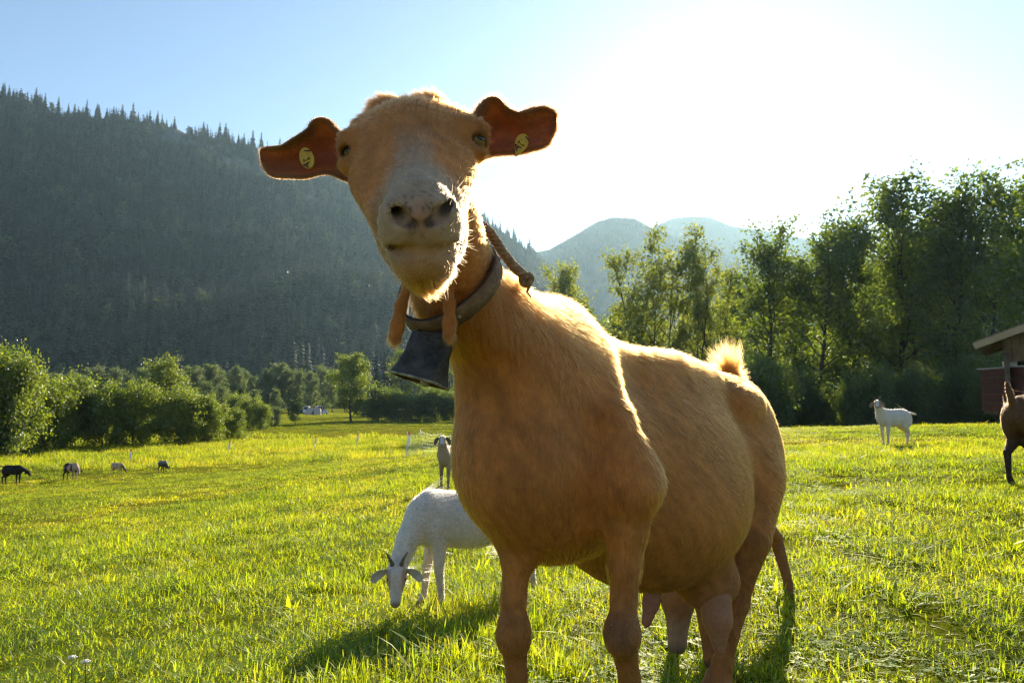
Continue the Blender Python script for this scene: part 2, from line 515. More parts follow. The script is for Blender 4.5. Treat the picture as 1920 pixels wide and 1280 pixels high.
# ------------------------------------------------------------------ smooth bodies (blended rounded volumes -> one continuous mesh)
class Body:
    def __init__(self):
        self.p = []
    def cone(self, a, b, ra, rb, k=0.05, op='u'):
        self.p.append(('c', np.asarray(a, float), np.asarray(b, float), float(ra), float(rb), k, op)); return self
    def chain(self, pts, rads, k=0.05, op='u'):
        pts = [np.asarray(p, float) for p in pts]
        self.p.append(('m', [('c', pts[i], pts[i + 1], float(rads[i]), float(rads[i + 1]), k, op) for i in range(len(pts) - 1)], k, op))
        return self
    def ell(self, c, r, rot=None, k=0.05, op='u'):
        self.p.append(('e', np.asarray(c, float), np.asarray(r, float), np.eye(3) if rot is None else np.asarray(rot, float), k, op)); return self
    @staticmethod
    def dist(q, X):
        if q[0] == 'm':                  # a limb: plain union of its segments, blended as one
            d = Body.dist(q[1][0], X)
            for s in q[1][1:]:
                e = Body.dist(s, X)
                h = np.maximum(0.008 - np.abs(d - e), 0) / 0.008
                d = np.minimum(d, e) - h * h * 0.002
            return d
        if q[0] == 'c':
            a, b, r1, r2 = q[1:5]
            ba = b - a
            l2 = float(ba @ ba) + 1e-12
            rr = r1 - r2
            a2 = l2 - rr * rr
            pa = X - a
            y = pa @ ba
            z = y - l2
            w = pa * l2 - y[..., None] * ba
            x2 = np.einsum('...i,...i', w, w)
            y2, z2 = y * y * l2, z * z * l2
            k = np.sign(rr) * rr * rr * x2
            d = (np.sqrt(np.maximum(x2 * a2 / l2, 0)) + y * rr) / l2 - r1
            m1 = np.sign(z) * a2 * z2 > k
            m2 = np.sign(y) * a2 * y2 < k
            d = np.where(m2, np.sqrt(x2 + y2) / l2 - r1, d)
            d = np.where(m1, np.sqrt(x2 + z2) / l2 - r2, d)
            return d
        c, r, rot = q[1:4]
        Y = (X - c) @ rot            # columns of rot are the ellipsoid's axes
        k0 = np.linalg.norm(Y / r, axis=-1)
        k1 = np.linalg.norm(Y / (r * r), axis=-1)
        return k0 * (k0 - 1.0) / np.maximum(k1, 1e-9)
    @staticmethod
    def blend(F, d, k, op):
        if op == 'u':
            h = np.maximum(k - np.abs(F - d), 0) / k
            return np.minimum(F, d) - h * h * k * 0.25
        h = np.maximum(k - np.abs(F + d), 0) / k
        return np.maximum(F, -d) + h * h * k * 0.25
    def bounds(self, q):
        if q[0] == 'm':
            bb = [self.bounds(s) for s in q[1]]
            return np.min([x[0] for x in bb], axis=0), np.max([x[1] for x in bb], axis=0)
        if q[0] == 'c':
            r = max(q[3], q[4])
            return np.minimum(q[1], q[2]) - r, np.maximum(q[1], q[2]) + r
        e = np.sqrt(((q[3] * q[2]) ** 2).sum(1))
        return q[1] - e, q[1] + e
    def field(self, X):
        F = np.full(len(X), 0.1)
        for q in self.p:
            F = self.blend(F, self.dist(q, X), q[-2], q[-1])
        return F
    def surface(self, h):
        """Naive surface nets on a grid of step h -> (verts, quads)."""
        lo = np.min([self.bounds(q)[0] for q in self.p if q[-1] == 'u'], axis=0) - 4 * h
        hi = np.max([self.bounds(q)[1] for q in self.p if q[-1] == 'u'], axis=0) + 4 * h
        n = np.ceil((hi - lo) / h).astype(int) + 1
        F = np.full(tuple(n), 0.1, dtype=np.float32)
        ax = [lo[i] + h * np.arange(n[i]) for i in range(3)]
        for q in self.p:
            b0, b1 = self.bounds(q)
            i0 = np.clip(np.floor((b0 - 0.085 - lo) / h).astype(int), 0, n)
            i1 = np.clip(np.ceil((b1 + 0.085 - lo) / h).astype(int) + 1, 0, n)
            if np.any(i1 <= i0):
                continue
            s = tuple(slice(i0[i], i1[i]) for i in range(3))
            X = np.stack(np.meshgrid(ax[0][s[0]], ax[1][s[1]], ax[2][s[2]], indexing='ij'), -1)
            F[s] = self.blend(F[s], self.dist(q, X), q[-2], q[-1])
        S = F < 0
        cnt = np.zeros(tuple(n - 1), dtype=np.int8)
        for dx in (0, 1):
            for dy in (0, 1):
                for dz in (0, 1):
                    cnt += S[dx:n[0] - 1 + dx, dy:n[1] - 1 + dy, dz:n[2] - 1 + dz]
        act = (cnt > 0) & (cnt < 8)
        ids = np.argwhere(act)
        idx = np.full(act.shape, -1, dtype=np.int64)
        idx[act] = np.arange(len(ids))
        acc = np.zeros((len(ids), 3)); num = np.zeros(len(ids))
        corners = [(x, y, z) for x in (0, 1) for y in (0, 1) for z in (0, 1)]
        for c in corners:
            for a in range(3):
                if c[a]: continue
                e = list(c); e[a] = 1
                f0 = F[ids[:, 0] + c[0], ids[:, 1] + c[1], ids[:, 2] + c[2]].astype(float)
                f1 = F[ids[:, 0] + e[0], ids[:, 1] + e[1], ids[:, 2] + e[2]].astype(float)
                m = (f0 < 0) != (f1 < 0)
                t = f0 / np.where(m, f0 - f1, 1)
                p = ids + np.array(c) + 0.0
                p[:, a] += t
                acc[m] += p[m]; num[m] += 1
        V = lo + h * (acc / num[:, None])
        quads = []
        for a in range(3):
            b, c = (a + 1) % 3, (a + 2) % 3
            sl0 = [slice(None)] * 3; sl1 = [slice(None)] * 3
            sl0[a] = slice(0, n[a] - 1); sl1[a] = slice(1, n[a])
            ch = S[tuple(sl0)] != S[tuple(sl1)]
            e = np.argwhere(ch)
            e = e[(e[:, b] > 0) & (e[:, c] > 0) & (e[:, b] < n[b] - 1) & (e[:, c] < n[c] - 1)]
            ins = S[e[:, 0], e[:, 1], e[:, 2]]
            def cell(db, dc):
                k = e.copy(); k[:, b] -= db; k[:, c] -= dc
                return idx[k[:, 0], k[:, 1], k[:, 2]]
            q = np.stack([cell(1, 1), cell(0, 1), cell(0, 0), cell(1, 0)], 1)
            q[~ins] = q[~ins][:, ::-1]
            quads.append(q)
        return V, np.concatenate(quads)
    def project(self, V, steps=3, cap=0.004):
        e = 0.0006
        for _ in range(steps):
            f = self.field(V)
            g = np.stack([self.field(V + e * np.eye(3)[i]) - self.field(V - e * np.eye(3)[i]) for i in range(3)], 1) / (2 * e)
            gl = np.maximum((g * g).sum(1), 0.05)
            V = V - np.clip(f / gl, -cap, cap)[:, None] * g
        return V

def body_mesh(name, body, h, refine=None, steps=3):
    V, Q = body.surface(h)
    me = mesh_from(name, V, Q)
    if refine is not None:
        bm = bmesh.new()
        bm.from_mesh(me)
        fs = [f for f in bm.faces if refine(f.calc_center_median())]
        es = list({e for f in fs for e in f.edges})
        bmesh.ops.subdivide_edges(bm, edges=es, cuts=1, use_grid_fill=True)
        bmesh.ops.triangulate(bm, faces=[f for f in bm.faces if len(f.verts) > 4])
        bm.to_mesh(me)
        bm.free()
    V = np.empty(len(me.vertices) * 3, dtype=np.float32)
    me.vertices.foreach_get('co', V)
    V = body.project(V.reshape(-1, 3).astype(float), steps)
    me.vertices.foreach_set('co', V.astype(np.float32).ravel())
    me.polygons.foreach_set('use_smooth', np.ones(len(me.polygons), dtype=bool))
    me.update()
    return me, V

def coat(name, me, parent, mat, n, length, direction, color, radius, weight=None, seed=1, pts=4, lift=0.3, jitter=0.25, droop=0.0, clump=0.0):
    """Fur strands rooted on the mesh: one curves object."""
    if 'nofur' in DEV:
        return None   
    rg = np.random.default_rng(seed)
    me.calc_loop_triangles()
    T = np.empty(len(me.loop_triangles) * 3, dtype=np.int32)
    me.loop_triangles.foreach_get('vertices', T)
    T = T.reshape(-1, 3)
    V = np.empty(len(me.vertices) * 3, dtype=np.float32); me.vertices.foreach_get('co', V); V = V.reshape(-1, 3).astype(float)
    N = np.empty(len(me.vertices) * 3, dtype=np.float32); me.vertices.foreach_get('normal', N); N = N.reshape(-1, 3).astype(float)
    A = np.linalg.norm(np.cross(V[T[:, 1]] - V[T[:, 0]], V[T[:, 2]] - V[T[:, 0]]), axis=1)
    if weight is not None:
        A = A * weight(V[T].mean(1))
    t = rg.choice(len(T), n, p=A / A.sum())
    u, v = rg.random(n), rg.random(n)
    s = u + v > 1
    u[s], v[s] = 1 - u[s], 1 - v[s]
    w = np.stack([1 - u - v, u, v], 1)[:, :, None]
    p = (V[T[t]] * w).sum(1)
    nn = (N[T[t]] * w).sum(1)
    nn /= np.linalg.norm(nn, axis=1)[:, None] + 1e-9
    L = length(p) * rg.uniform(0.6, 1.25, n)
    D = direction(p)
    D = D - (D * nn).sum(1)[:, None] * nn
    D /= np.linalg.norm(D, axis=1)[:, None] + 1e-6
    lf = lift(p) if callable(lift) else lift
    lf = np.broadcast_to(np.asarray(lf, float), (n,))[:, None]
    D = D + rg.normal(0, jitter, (n, 3))
    d0 = D * (1 - lf) + nn * lf
    d0 /= np.linalg.norm(d0, axis=1)[:, None] + 1e-9
    d1 = d0 + 0.35 * (D - nn * 0.15) + np.array([0, 0, -droop])
    d1 /= np.linalg.norm(d1, axis=1)[:, None] + 1e-9
    K = np.empty((n, pts, 3))
    K[:, 0] = p - nn * 0.0008
    for i in range(1, pts):
        f = (i - 0.5) / (pts - 1)
        d = d0 * (1 - f) + d1 * f
        K[:, i] = K[:, i - 1] + d * (L / (pts - 1))[:, None]
    if clump:      # tips lean together into small locks
        cell = 0.011
        q = (p + 0.004 * np.stack([vnoise(p, 60, 71), vnoise(p, 60, 72), vnoise(p, 60, 73)], 1)) / cell
        key = np.floor(q).astype(np.int64)
        hsh = (key[:, 0] * 73856093) ^ (key[:, 1] * 19349663) ^ (key[:, 2] * 83492791)
        _, inv, cnt = np.unique(hsh, return_inverse=True, return_counts=True)
        cen = np.stack([np.bincount(inv, weights=p[:, a]) for a in range(3)], 1) / cnt[:, None]
        dl = cen[inv] - p
        dl -= (dl * nn).sum(1)[:, None] * nn
        for i in range(1, pts):
            K[:, i] += dl * clump * (i / (pts - 1)) ** 1.2
    cu = bpy.data.hair_curves.new(name)
    cu.add_curves([pts] * n)
    cu.attributes['position'].data.foreach_set('vector', K.astype(np.float32).ravel())
    rad = cu.attributes.get('radius') or cu.attributes.new('radius', 'FLOAT', 'POINT')
    rr = np.linspace(1.0, 0.12, pts)[None, :] * (radius(p) if callable(radius) else np.full(n, radius))[:, None]
    rad.data.foreach_set('value', rr.astype(np.float32).ravel())
    ca = cu.attributes.new('Col', 'FLOAT_COLOR', 'CURVE')
    c = np.ones((n, 4), dtype=np.float32)
    c[:, :3] = np.clip(color(p) * rg.uniform(0.55, 1.5, n)[:, None], 0.005, 0.95)
    ca.data.foreach_set('color', c.ravel())
    cu.materials.append(mat)
    o = bpy.data.objects.new(name, cu)
    COL.objects.link(o)
    if parent is not None:
        o.parent = parent
        if parent.type == 'EMPTY':
            o.location = -parent.location
    return o
# ------------------------------------------------------------------ the tan goat looking into the camera
M_coat = mat_coat('goat_coat')
M_ear = mat_coat('ear_skin', trans=0.38, bump=0.1)
M_fur = mat_fur('goat_fur')
M_skin = mat_coat('bare_skin', rough=0.55, sheen=0.05, scale=120, bump=0.15)

U = unit(V3(0.64, 0.77, 0)); VL = V3(U[1], -U[0], 0); W = V3(0, 0, 1)   # body axis (to the rump), its flank, up
AX = np.stack([U, VL, W], 1)

def rot_from(f, up=W):
    """Axes (forward, side, up) as columns."""
    f = unit(f); s = unit(np.cross(f, up)); u = np.cross(s, f)
    return np.stack([f, s, u], 1)

TAN = V3(0.40, 0.150, 0.037)
def main_goat_body():
    b = Body()
    A0, C0 = V3(0.085, 1.19, 0), V3(0.555, 1.76, 0)
    B0 = (A0 + C0) / 2
    # torso
    b.ell(A0 + V3(0, 0, 0.622), (0.19, 0.105, 0.190), AX, 0.06)
    b.ell(B0 - 0.035 * VL + V3(0, 0, 0.560), (0.35, 0.170, 0.222), AX, 0.07)
    b.ell(B0 + 0.04 * U - 0.025 * VL + V3(0, 0, 0.475), (0.25, 0.168, 0.168), AX, 0.07)
    b.ell(C0 + V3(0, 0, 0.605), (0.17, 0.112, 0.140), AX, 0.08)
    b.chain([P(1010, 632, 1.16), P(1075, 652, 1.24), P(1180, 688, 1.36), P(1250, 700, 1.46), P(1315, 718, 1.60), P(1375, 745, 1.76), P(1402, 775, 1.88)],
            [0.040, 0.030, 0.030, 0.032, 0.034, 0.034, 0.03], 0.08)
    b.ell(C0 - 0.09 * U + 0.085 * VL + V3(0, 0, 0.700), (0.05, 0.022, 0.024), AX, 0.06)      # hip bones
    b.ell(C0 - 0.09 * U - 0.085 * VL + V3(0, 0, 0.700), (0.05, 0.022, 0.024), AX, 0.06)
    # shoulder blades and upper arms
    b.chain([P(1105, 672, 1.165), P(1140, 790, 1.075), P(1186, 905, 1.055)], [0.028, 0.040, 0.046], 0.05)
    b.chain([P(1000, 700, 1.20), P(970, 860, 1.07)], [0.04, 0.052], 0.07)
    # chest and brisket
    b.ell(P(962, 790, 1.06), (0.085, 0.078, 0.125), AX, 0.06)
    b.ell(P(985, 890, 1.07), (0.09, 0.080, 0.085), AX, 0.07)
    b.ell(P(1060, 960, 1.14), (0.12, 0.060, 0.055), AX, 0.06)
    # neck
    b.chain([P(1000, 720, 1.13), P(935, 640, 1.03), P(858, 545, 0.945), P(820, 430, 0.887), P(788, 320, 0.86)],
            [0.112, 0.072, 0.0555, 0.057, 0.058], 0.05)
    b.chain([P(1035, 620, 1.18), P(985, 618, 1.08), P(925, 590, 1.00)], [0.04, 0.030, 0.024], 0.06)
    # front legs
    for pts, rads in (
        ([P(970, 905, 1.09), P(975, 980, 1.09), P(970, 1050, 1.08), P(963, 1120, 1.08), P(963, 1195, 1.08), P(969, 1270, 1.085), P(970, 1400, 1.10), P(972, 1490, 1.10), P(968, 1560, 1.075)],
         [0.048, 0.033, 0.0230, 0.0185, 0.0215, 0.0150, 0.0150, 0.0210, 0.026]),
        ([P(1168, 900, 1.07), P(1172, 985, 1.07), P(1171, 1060, 1.07), P(1170, 1120, 1.07), P(1167, 1192, 1.065), P(1180, 1270, 1.08), P(1183, 1400, 1.10), P(1186, 1490, 1.10), P(1183, 1560, 1.075)],
         [0.051, 0.035, 0.0250, 0.0192, 0.0220, 0.0155, 0.0150, 0.0210, 0.026])):
        b.chain(pts, rads, 0.03)
    b.ell(P(963, 1188, 1.068), (0.0262, 0.025, 0.032), None, 0.014)
    b.ell(P(1166, 1188, 1.053), (0.0272, 0.025, 0.034), None, 0.014)
    # hind legs
    b.ell(P(1400, 880, 1.74), (0.075, 0.056, 0.130), rot_from(V3(0.1, 0.1, 1)), 0.06)
    b.ell(P(1402, 900, 1.72), (0.10, 0.054, 0.125), AX, 0.06)
    b.chain([P(1408, 900, 1.70), P(1404, 1010, 1.64), P(1388, 1090, 1.63), P(1382, 1130, 1.62), P(1368, 1190, 1.60), P(1356, 1240, 1.595), P(1348, 1272, 1.59), P(1338, 1300, 1.565)],
            [0.075, 0.049, 0.030, 0.027, 0.020, 0.022, 0.028, 0.032], 0.035)
    b.ell(C0 - 0.085 * VL + V3(0, 0, 0.53), (0.10, 0.06, 0.15), AX, 0.06)
    b.chain([C0 - 0.085 * VL + V3(0, 0, 0.46), P(1300, 1040, 1.80), P(1305, 1085, 1.86), P(1318, 1130, 1.86), P(1332, 1210, 1.84), P(1338, 1236, 1.82)],
            [0.07, 0.05, 0.03, 0.022, 0.020, 0.026], 0.035)
    # udder
    b.ell(P(1325, 1085, 1.56), (0.075, 0.07, 0.065), AX, 0.04)
    # tail stub
    b.cone(P(1385, 735, 1.86), P(1366, 692, 1.885), 0.030, 0.018, 0.03)
    # head
    hr = rot_from(P(788, 430, 0.645) - P(771, 235, 0.83), V3(-0.06, -1, 0.3))
    b.ell(P(772, 283, 0.835), (0.066, 0.070, 0.058), hr, 0.03)
    for px, py in ((698, 243), (848, 232)):
        b.ell(P(px, py, 0.825), (0.026, 0.022, 0.014), None, 0.02)                     # skull
    b.ell(P(771, 262, 0.808), (0.036, 0.044, 0.030), hr, 0.03)                     # forehead
    for px, py in ((729, 217), (803, 212)):                                        # horn bosses
        b.ell(P(px, py, 0.838), (0.0270, 0.026, 0.021), None, 0.012)
    b.cone(P(772, 288, 0.80), P(786, 388, 0.668), 0.047, 0.0300, 0.03)             # nose bridge
    b.cone(P(775, 322, 0.81), P(792, 440, 0.750), 0.069, 0.047, 0.03)              # cheeks and jaw
    b.cone(P(790, 440, 0.755), P(797, 500, 0.690), 0.043, 0.026, 0.02)
    for sx, (ex, ey) in ((-1, (660, 287)), (1, (892, 264))):                        # orbits
        b.ell(P(ex - sx * 12, ey, 0.812), (0.024, 0.030, 0.023), None, 0.025)
        b.ell(P(ex - sx * 8, ey - 24, 0.800), (0.020, 0.018, 0.008), None, 0.012)  # brow
        b.ell(P(ex - sx * 10, ey + 25, 0.800), (0.020, 0.015, 0.006), None, 0.012)  # lower lid
        b.cone(P(ex - sx * 34, ey + 55, 0.765), P(ex - sx * 60, ey + 110, 0.715), 0.020, 0.014, 0.03)   # face crest
    b.ell(P(789, 428, 0.664), (0.034, 0.036, 0.028), None, 0.030)                   # muzzle
    b.ell(P(752, 438, 0.664), (0.018, 0.024, 0.022), None, 0.016)                  # lip pads
    b.ell(P(826, 438, 0.664), (0.018, 0.024, 0.022), None, 0.016)
    b.ell(P(795, 492, 0.674), (0.0315, 0.030, 0.0240), None, 0.008)                # chin
    b.ell(P(789, 398, 0.640), (0.022, 0.014, 0.014), None, 0.014)                  # nose pad
    b.ell(P(741, 402, 0.650), (0.010, 0.016, 0.012), None, 0.014)                  # nostril wings
    b.ell(P(838, 399, 0.650), (0.010, 0.016, 0.012), None, 0.014)
    # nostrils, philtrum, mouth
    b.chain([P(737, 388, 0.641), P(752, 406, 0.631), P(772, 419, 0.627)], [0.0045, 0.0062, 0.0036], 0.005, 's')
    b.chain([P(841, 385, 0.641), P(826, 403, 0.631), P(806, 417, 0.627)], [0.0045, 0.0062, 0.0036], 0.005, 's')
    b.chain([P(788, 425, 0.626), P(789, 452, 0.632)], [0.0030, 0.0030], 0.006, 's')
    b.chain([P(722, 456, 0.672), P(742, 466, 0.652), P(766, 474, 0.642), P(792, 477, 0.639), P(820, 475, 0.642), P(846, 468, 0.652), P(864, 456, 0.672)],
            [0.0030, 0.0038, 0.0042, 0.0042, 0.0042, 0.0038, 0.0030], 0.006, 's')
    for ex, ey in ((655, 287), (900, 264)):                                        # eye sockets
        b.ell(P(ex, ey, 0.793), (0.0110, 0.017, 0.0066), None, 0.006, 's')
    return b

def goat_color(X):
    """Coat of the tan goat: pale blaze and muzzle, darker knees and back stripe, freckled nose."""
    X = np.asarray(X, float)
    n1 = vnoise(X, 9, 3); n2 = vnoise(X, 40, 5); n3 = vnoise(X @ np.array([[0.8, 0.6, 0], [-0.48, 0.64, 0.6], [0.36, -0.48, 0.8]]), 330, 9)
    c = np.tile(TAN, (len(X), 1)) * (1 + 0.05 * n1 + 0.02 * n2)[:, None]
    flow = np.stack([X @ (U * 0.7 + V3(0, 0, -0.7)) * 0.10, X @ (U * 0.7 + V3(0, 0, 0.7)), X @ VL], 1)
    c = c * (1 + 0.20 * vnoise(flow, 48, 31) + 0.18 * vnoise(flow, 130, 32))[:, None]
    d = X[:, 1]
    px = 960 + X[:, 0] / d * FPX * math.cos(PITCH)   # bearing across the head, used only as the coat pattern's own axis
    headz = smooth01(X[:, 2], 0.80, 0.84) * (1 - smooth01(d, 0.86, 0.90))
    nose0, nose1 = P(771, 235, 0.83), P(789, 425, 0.64)
    a = nose1 - nose0
    t = ((X - nose0) @ a) / (a @ a)
    side = np.abs(X[:, 0] - (nose0[0] + np.clip(t, 0, 1.1) * a[0]))
    face = headz * (d < 0.85)
    blaze = (1 - smooth01(side + 0.004 * n2, 0.012, 0.026)) * smooth01(t, 0.25, 0.75)
    muz = smooth01(t + 0.03 * n1 - side * 1.2, 0.56, 0.78)
    pale = V3(0.36, 0.255, 0.165)
    f = np.clip(np.maximum(blaze * 0.7, muz * 0.95), 0, 1) * face
    c = c * (1 - f[:, None]) + pale * f[:, None]
    # nose skin: pink with dark freckles
    pad = np.exp(-((X - P(789, 402, 0.625)) ** 2).sum(1) / 0.017 ** 2)
    c = c * (1 - 0.8 * pad[:, None]) + V3(0.36, 0.18, 0.12) * 0.8 * pad[:, None]
    fr = smooth01(n3 + 0.3 * n2, 0.25, 0.7) * np.clip(np.exp(-((X - P(790, 398, 0.63)) ** 2).sum(1) / 0.028 ** 2) * 1.3, 0, 1)
    c = c * (1 - 0.75 * fr[:, None]) + V3(0.06, 0.045, 0.04) * 0.75 * fr[:, None]
    for ch_ in ((P(737, 386, 0.643), P(752, 407, 0.633), P(774, 421, 0.627)), (P(841, 383, 0.643), P(826, 404, 0.633), P(804, 419, 0.627))):
        dm = np.full(len(X), 1.0)
        for a_, b_ in zip(ch_[:-1], ch_[1:]):
            ab = b_ - a_
            tt = np.clip(((X - a_) @ ab) / (ab @ ab), 0, 1)
            dm = np.minimum(dm, np.linalg.norm(X - a_ - tt[:, None] * ab, axis=1))
        w = (1 - smooth01(dm, 0.0036, 0.0070))[:, None]
        c = c * (1 - 0.95 * w) + V3(0.045, 0.030, 0.026) * 0.95 * w
    ch = np.exp(-((X - P(795, 500, 0.655)) ** 2).sum(1) / 0.03 ** 2)[:, None]
    c = c * (1 - 0.8 * ch) + V3(0.38, 0.17, 0.055) * 0.8 * ch
    for ex, ey in ((655, 287), (900, 264)):                                       # dark eye rims
        w = np.exp(-((X - P(ex, ey, 0.792)) ** 2).sum(1) / 0.017 ** 2)[:, None]
        c = c * (1 - 0.7 * w) + V3(0.10, 0.06, 0.04) * 0.7 * w
    # darker lower legs, knees and feet
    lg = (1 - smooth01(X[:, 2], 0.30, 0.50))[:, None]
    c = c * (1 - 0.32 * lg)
    kn = np.exp(-((X - P(1160, 1196, 1.030)) ** 2).sum(1) / 0.032 ** 2)[:, None] * (0.7 + 0.3 * n2[:, None])
    c = c * (1 - 0.85 * kn) + V3(0.09, 0.055, 0.04) * 0.85 * kn
    hoof = (1 - smooth01(X[:, 2], 0.035, 0.05))[:, None]
    c = c * (1 - hoof) + V3(0.06, 0.045, 0.035) * hoof
    # bare udder
    ud = np.exp(-((X - P(1335, 1125, 1.53)) ** 2).sum(1) / 0.045 ** 2)[:, None]
    c = c * (1 - 0.8 * ud) + V3(0.33, 0.155, 0.09) * 0.8 * ud
    return np.clip(c, 0.01, 0.95)

def loft(top, bot, n_v=11, depth=None, bow=0.012, thick=0.004, curl=0.0):
    """Ear sheet between two edge lines, bowed away and given thickness."""
    top, bot = np.asarray(top), np.asarray(bot)
    m = len(top)
    rows = []
    for i in range(m):
        r = []
        for j in range(n_v):
            v = j / (n_v - 1)
            p = top[i] * (1 - v) + bot[i] * v
            p = p + V3(0, 1, 0.1) * (bow * (1 - (i / (m - 1)) ** 3) * math.sin(math.pi * v) ** 0.8) - V3(0, 1, 0.35) * curl * (1 - v) ** 4 * (1 - (i / (m - 1)) ** 2)
            r.append(p)
        rows.append(r)
    S = np.array(rows)
    nrm = np.cross(np.gradient(S, axis=0), np.gradient(S, axis=1))
    nrm /= np.linalg.norm(nrm, axis=2)[..., None] + 1e-9
    if nrm[m // 2, n_v // 2, 1] < 0:
        nrm = -nrm
    edge = np.ones((m, n_v)); edge[:, 0] = edge[:, -1] = 0.15; edge[-1, :] = 0.15
    Bk = S + nrm * (thick * edge)[..., None]
    V = np.concatenate([S.reshape(-1, 3), Bk.reshape(-1, 3)])
    F = []
    o = m * n_v
    for i in range(m - 1):
        for j in range(n_v - 1):
            a = i * n_v + j
            F.append((a, a + 1, a + n_v + 1, a + n_v))
            F.append((o + a, o + a + n_v, o + a + n_v + 1, o + a + 1))
    for i in range(m - 1):
        a = i * n_v
        F.append((a, a + n_v, o + a + n_v, o + a))
        a = i * n_v + n_v - 1
        F.append((a, o + a, o + a + n_v, a + n_v))
    for j in range(n_v - 1):
        a = (m - 1) * n_v + j
        F.append((a, a + 1, o + a + 1, o + a))
        a = j
        F.append((a, o + a, o + a + 1, a + 1))
    return V, F

def resample(pts, n):
    pts = np.asarray(pts, float)
    t = np.r_[0, np.cumsum(np.linalg.norm(np.diff(pts, axis=0), axis=1))]
    s = np.linspace(0, t[-1], n)
    return np.stack([np.interp(s, t, pts[:, k]) for k in range(pts.shape[1])], 1)

def subsurf(o, lv=1):
    m = o.modifiers.new('smooth', 'SUBSURF')
    m.levels = m.render_levels = lv
    return o

def text_mesh(name, body, size, mat, parent, matrix, extrude=0.0003):
    cu = bpy.data.curves.new(name, 'FONT')
    cu.body = body
    cu.size = size
    cu.align_x = 'CENTER'; cu.align_y = 'CENTER'
    cu.extrude = extrude
    tmp = bpy.data.objects.new(name, cu)
    COL.objects.link(tmp)
    dg = bpy.context.evaluated_depsgraph_get()
    me = bpy.data.meshes.new_from_object(tmp.evaluated_get(dg))
    COL.objects.unlink(tmp)
    bpy.data.objects.remove(tmp)
    me.transform(matrix)
    return obj(name, me, mat, parent)

